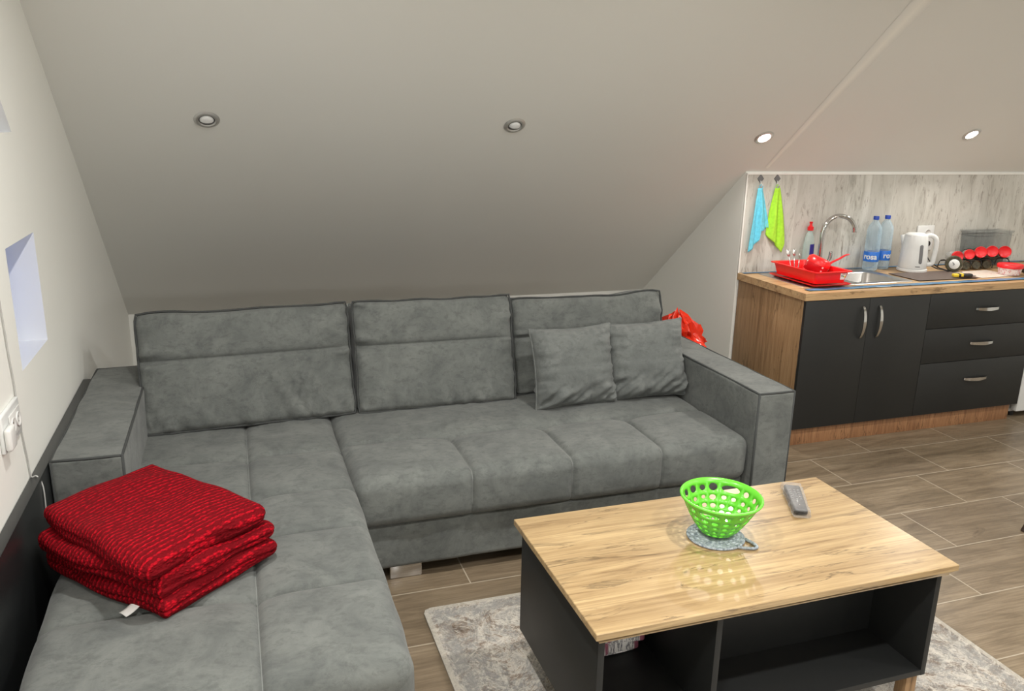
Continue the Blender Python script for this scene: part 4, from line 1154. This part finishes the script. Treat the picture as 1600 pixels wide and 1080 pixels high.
# placemat, papers, knife
bm = bmesh.new(); box(bm, -.22, .22, -.12, .12, 0, .0015); tag(obj('placemat', bm, M['placemat'], smooth=False, loc=(3.31, 3.155, .8642)), 'dark brown striped placemat on the worktop right of the sink', 'placemat')
bm = bmesh.new(); box(bm, -.14, .14, -.10, .10, 0, .001); tag(obj('leaflet', bm, M['paper'], smooth=False, loc=(3.69, 3.14, .8620), rot=(0, 0, .05)), 'pale printed leaflet on the worktop beneath the red-lidded tub', 'leaflet')
uk = thing('utility_knife', 'yellow and black utility knife lying on the striped placemat', 'knife', (3.425, 3.06, .8665), (0, 0, math.radians(-15)))
bm = bmesh.new(); softbox(bm, (.02, 0, .012), (.042, .015, .0105), .007, .01); obj('body', bm, M['black'], uk)
bm = bmesh.new(); softbox(bm, (-.038, 0, .012), (.017, .014, .0095), .006, .006); box(bm, -.012, .004, -.0158, .0158, .006, .0235, .002); obj('grip', bm, M['yellow'], uk, flat_angle=60)
bm = bmesh.new(); box(bm, .06, .085, -.006, .006, .008, .012, .001); obj('blade', bm, M['grey'], uk, flat_angle=40)

# blue protective film strips
def film(x0, x1, y0, y1, z, lab, seed):
    bm = bmesh.new(); n = int((x1 - x0) / .03); g = []
    for i in range(n + 1):
        x = x0 + (x1 - x0) * i / n
        g.append([bm.verts.new((x, y0 + (y1 - y0) * j / 4 + .003 * noise.noise(Vector((x * 9, j, seed))), z + .0015 + .0022 * (1 + noise.noise(Vector((x * 14, j * 1.3, seed)))))) for j in range(5)])
    for i in range(n):
        for j in range(4): bm.faces.new((g[i][j], g[i + 1][j], g[i + 1][j + 1], g[i][j + 1]))
    o = obj('protective_film', bm, M['blue']); m = o.modifiers.new('s', 'SOLIDIFY'); m.thickness = .0008; m.offset = 1
    return tag(o, lab, 'film', None)
film(2.26, 4.58, 2.935, 2.982, .8605, 'blue protective film strip along the front of the worktop', 1)
film(2.215, 4.58, 3.462, 3.487, .8605, 'blue protective film strip along the foot of the backsplash', 5)

# towels and hooks
def towel(cx, zt, top, bot, mat, lab, name, seed):
    r = thing('hand_towel', lab, 'towel', (cx, YB - .022, zt), group=None)
    bm = bmesh.new(); n, m = 26, 30; g = []
    for i in range(n + 1):
        s = i / n; xt = top[0] + (top[1] - top[0]) * s
        # lower outline by pieces
        for (a, b) in zip(bot, bot[1:]):
            if a[0] <= s <= b[0]: u = (s - a[0]) / (b[0] - a[0]); xb = a[1] + (b[1] - a[1]) * u; zb = a[2] + (b[2] - a[2]) * u
        row = []
        for j in range(m + 1):
            t = j / m; e = 1 - (1 - t) ** 1.35
            x = xt + (xb - xt) * e; z = zt + (zb - zt) * t
            y = YB - .024 - .010 * math.sin(s * PI) - .012 * math.sin(s * 11 + seed) * min(1, t * 2) - .004 * math.sin(s * 23 + t * 3) * t
            row.append(bm.verts.new((x - cx, min(y, YB - .0145) - r.location.y, z - zt)))
        g.append(row)
    for i in range(n):
        for j in range(m): bm.faces.new((g[i][j], g[i + 1][j], g[i + 1][j + 1], g[i][j + 1]))
    o = obj('cloth', bm, mat, r); q = o.modifiers.new('s', 'SOLIDIFY'); q.thickness = .003
    bm = bmesh.new(); tube(bm, spline([(-.008, -.004, -.01), (-.010, -.004, .012), (0, -.004, .020), (.010, -.004, .012), (.008, -.004, -.01)], 5), .002, 6); obj('hanging_loop', bm, mat, r)
    return r
towel(2.292, 1.352, (2.272, 2.302), [(0, 2.238, .983), (.25, 2.275, 1.005), (.5, 2.305, 1.055), (.62, 2.312, 1.105), (1, 2.372, 1.125)], M['towel_blue'], 'light blue towel hanging from the left hook', 'b', 1)
towel(2.405, 1.352, (2.388, 2.424), [(0, 2.362, 1.085), (.2, 2.385, 1.055), (.6, 2.432, 1.02), (.85, 2.470, .975), (1, 2.485, 1.03)], M['towel_green'], 'lime green towel hanging from the right hook', 'g', 4)
for x, lab in ((2.293, 'dark diamond-shaped adhesive hook above the blue towel'), (2.406, 'dark diamond-shaped adhesive hook above the green towel')):
    hk = thing('wall_hook', lab, 'hook', (x, YB - .0095, 1.405), group='adhesive hooks on the backsplash')
    bm = bmesh.new(); s = .026
    a = [bm.verts.new((s * dx * .85, 0, s * dz)) for dx, dz in ((0, -1), (1, 0), (0, 1), (-1, 0))]; b = [bm.verts.new((s * dx * .8, -.004, s * dz * .95)) for dx, dz in ((0, -1), (1, 0), (0, 1), (-1, 0))]
    bm.faces.new(a[::-1]); bm.faces.new(b)
    for k in range(4): bm.faces.new((a[k], a[(k + 1) % 4], b[(k + 1) % 4], b[k]))
    obj('diamond_plate', bm, M['grey'], hk, smooth=False)
    bm = bmesh.new(); tube(bm, spline([(0, -.005, -.012), (0, -.009, -.03), (0, -.014, -.042), (0, -.022, -.038), (0, -.023, -.028)], 4), .0028, 8); obj('hook_arm', bm, M['white'], hk)

# ------------------------------------------------------------------ dining chair, only one foot inside the frame
ch = thing('dining_chair', 'dark wooden chair leg tip at the right edge of the picture', 'chair', (2.94, 1.56, 0))
for (fx, fy_, tx, ty) in ((-.33, .225, -.19, .16), (-.20, -.20, -.17, -.17), (.22, -.2, .19, -.17), (.22, .2, .19, .17)):
    bm = bmesh.new(); tube(bm, [(fx, fy_, 0), (tx, ty, .4395)], lambda t: .013 + .006 * t, 10); obj('leg', bm, M['dark_wood'], ch, flat_angle=50)
bm = bmesh.new(); softbox(bm, (.01, 0, .465), (.205, .205, .025), .02, .04); obj('seat', bm, M['fabric'], ch)
bm = bmesh.new(); softbox(bm, (.225, 0, .70), (.015, .19, .19), .012, .05); obj('backrest', bm, M['fabric'], ch)
for y in (-.15, .15):
    bm = bmesh.new(); tube(bm, [(.215, y, .46), (.222, y, .53)], .012, 8); obj('back_post', bm, M['dark_wood'], ch)

# ------------------------------------------------------------------ lights
def area(name, loc, power, size, col=(1, .96, .9), direction=(0, 0, -1), spread=180, shape='DISK', sy=None):
    L = bpy.data.lights.new(name, 'AREA'); L.energy = power; L.shape = shape; L.size = size; L.color = col; L.spread = math.radians(spread)
    if sy: L.size_y = sy
    o = bpy.data.objects.new(name, L); C.objects.link(o); o.location = loc
    o.rotation_mode = 'QUATERNION'; o.rotation_quaternion = Vector((0, 0, -1)).rotation_difference(Vector(direction)); return o
for (x, y) in litp: 
    p = Vector((x, y, zs(y))) + nrm * .014
    area('kitchen_downlight_beam', p, 8, .05, (1, .95, .88), tuple(nrm), 170)
# unseen spots overhead; those behind the camera are added to brighten the slope
WARM = (1, .98, .94)
def spot(x, y, z, d, power, lab, k=1):
    d = Vector(d).normalized()
    r = thing('unseen_ceiling_spot', lab, 'ceiling light', (x, y, z), group='unseen lit spots above and behind the camera')
    r.rotation_mode = 'QUATERNION'; r.rotation_quaternion = Vector((0, 0, 1)).rotation_difference(d)
    bm = bmesh.new(); lathe(bm, [(.040 * k, .0005), (.042 * k, .006), (.052 * k, .006), (.056 * k, .0005)], 32); obj('ring', bm, M['silver'], r)
    area('unseen_spot_beam', Vector((x, y, z)) + d * .012, power, .08 * k, WARM, tuple(d), 168)
for x in (-.45, 1.1, 2.7, 4.3):
    for y in (1.3, .0): spot(x, y, ZT, (0, 0, -1), 25 if x < 2 else 16, 'round unseen lit spot in the flat ceiling overhead')
    spot(x, -1.95, ZN + SL * (-1.95 - YF), (0, SL, -1), 15 if x < 2 else 11, 'added unseen spot behind the camera, brightening the sloped ceiling', 3)

# world: dusk sky outside the small window
W = bpy.data.worlds.new('dusk_sky'); bpy.context.scene.world = W; W.use_nodes = True
bg = W.node_tree.nodes['Background']; bg.inputs[0].default_value = (.27, .42, 1, 1); bg.inputs[1].default_value = 2.1

# ------------------------------------------------------------------ camera
cam = bpy.data.cameras.new('camera'); co = bpy.data.objects.new('camera', cam); C.objects.link(co)
f, yaw, pit, rol = 1275.18, -19.0013, 15.3143, 1.2251
y_, p_, r_ = map(math.radians, (yaw, pit, rol))
fw = Vector((-math.sin(y_) * math.cos(p_), math.cos(y_) * math.cos(p_), -math.sin(p_)))
rt = Vector((math.cos(y_), math.sin(y_), 0)); up = rt.cross(fw)
r2 = rt * math.cos(r_) + up * math.sin(r_); u2 = -rt * math.sin(r_) + up * math.cos(r_)
mw = Matrix((r2, u2, -fw)).transposed().to_4x4(); mw.translation = (-.5941, -.5578, 1.6892)
co.matrix_world = mw
cam.sensor_width = 36; cam.lens = f / 1600 * 36; cam.clip_start = .02
bpy.context.scene.camera = co
vs = bpy.context.scene.view_settings
vs.view_transform = 'Standard'; vs.look = 'None'; vs.gamma = 1; vs.use_curve_mapping = False; vs.exposure = -0.2
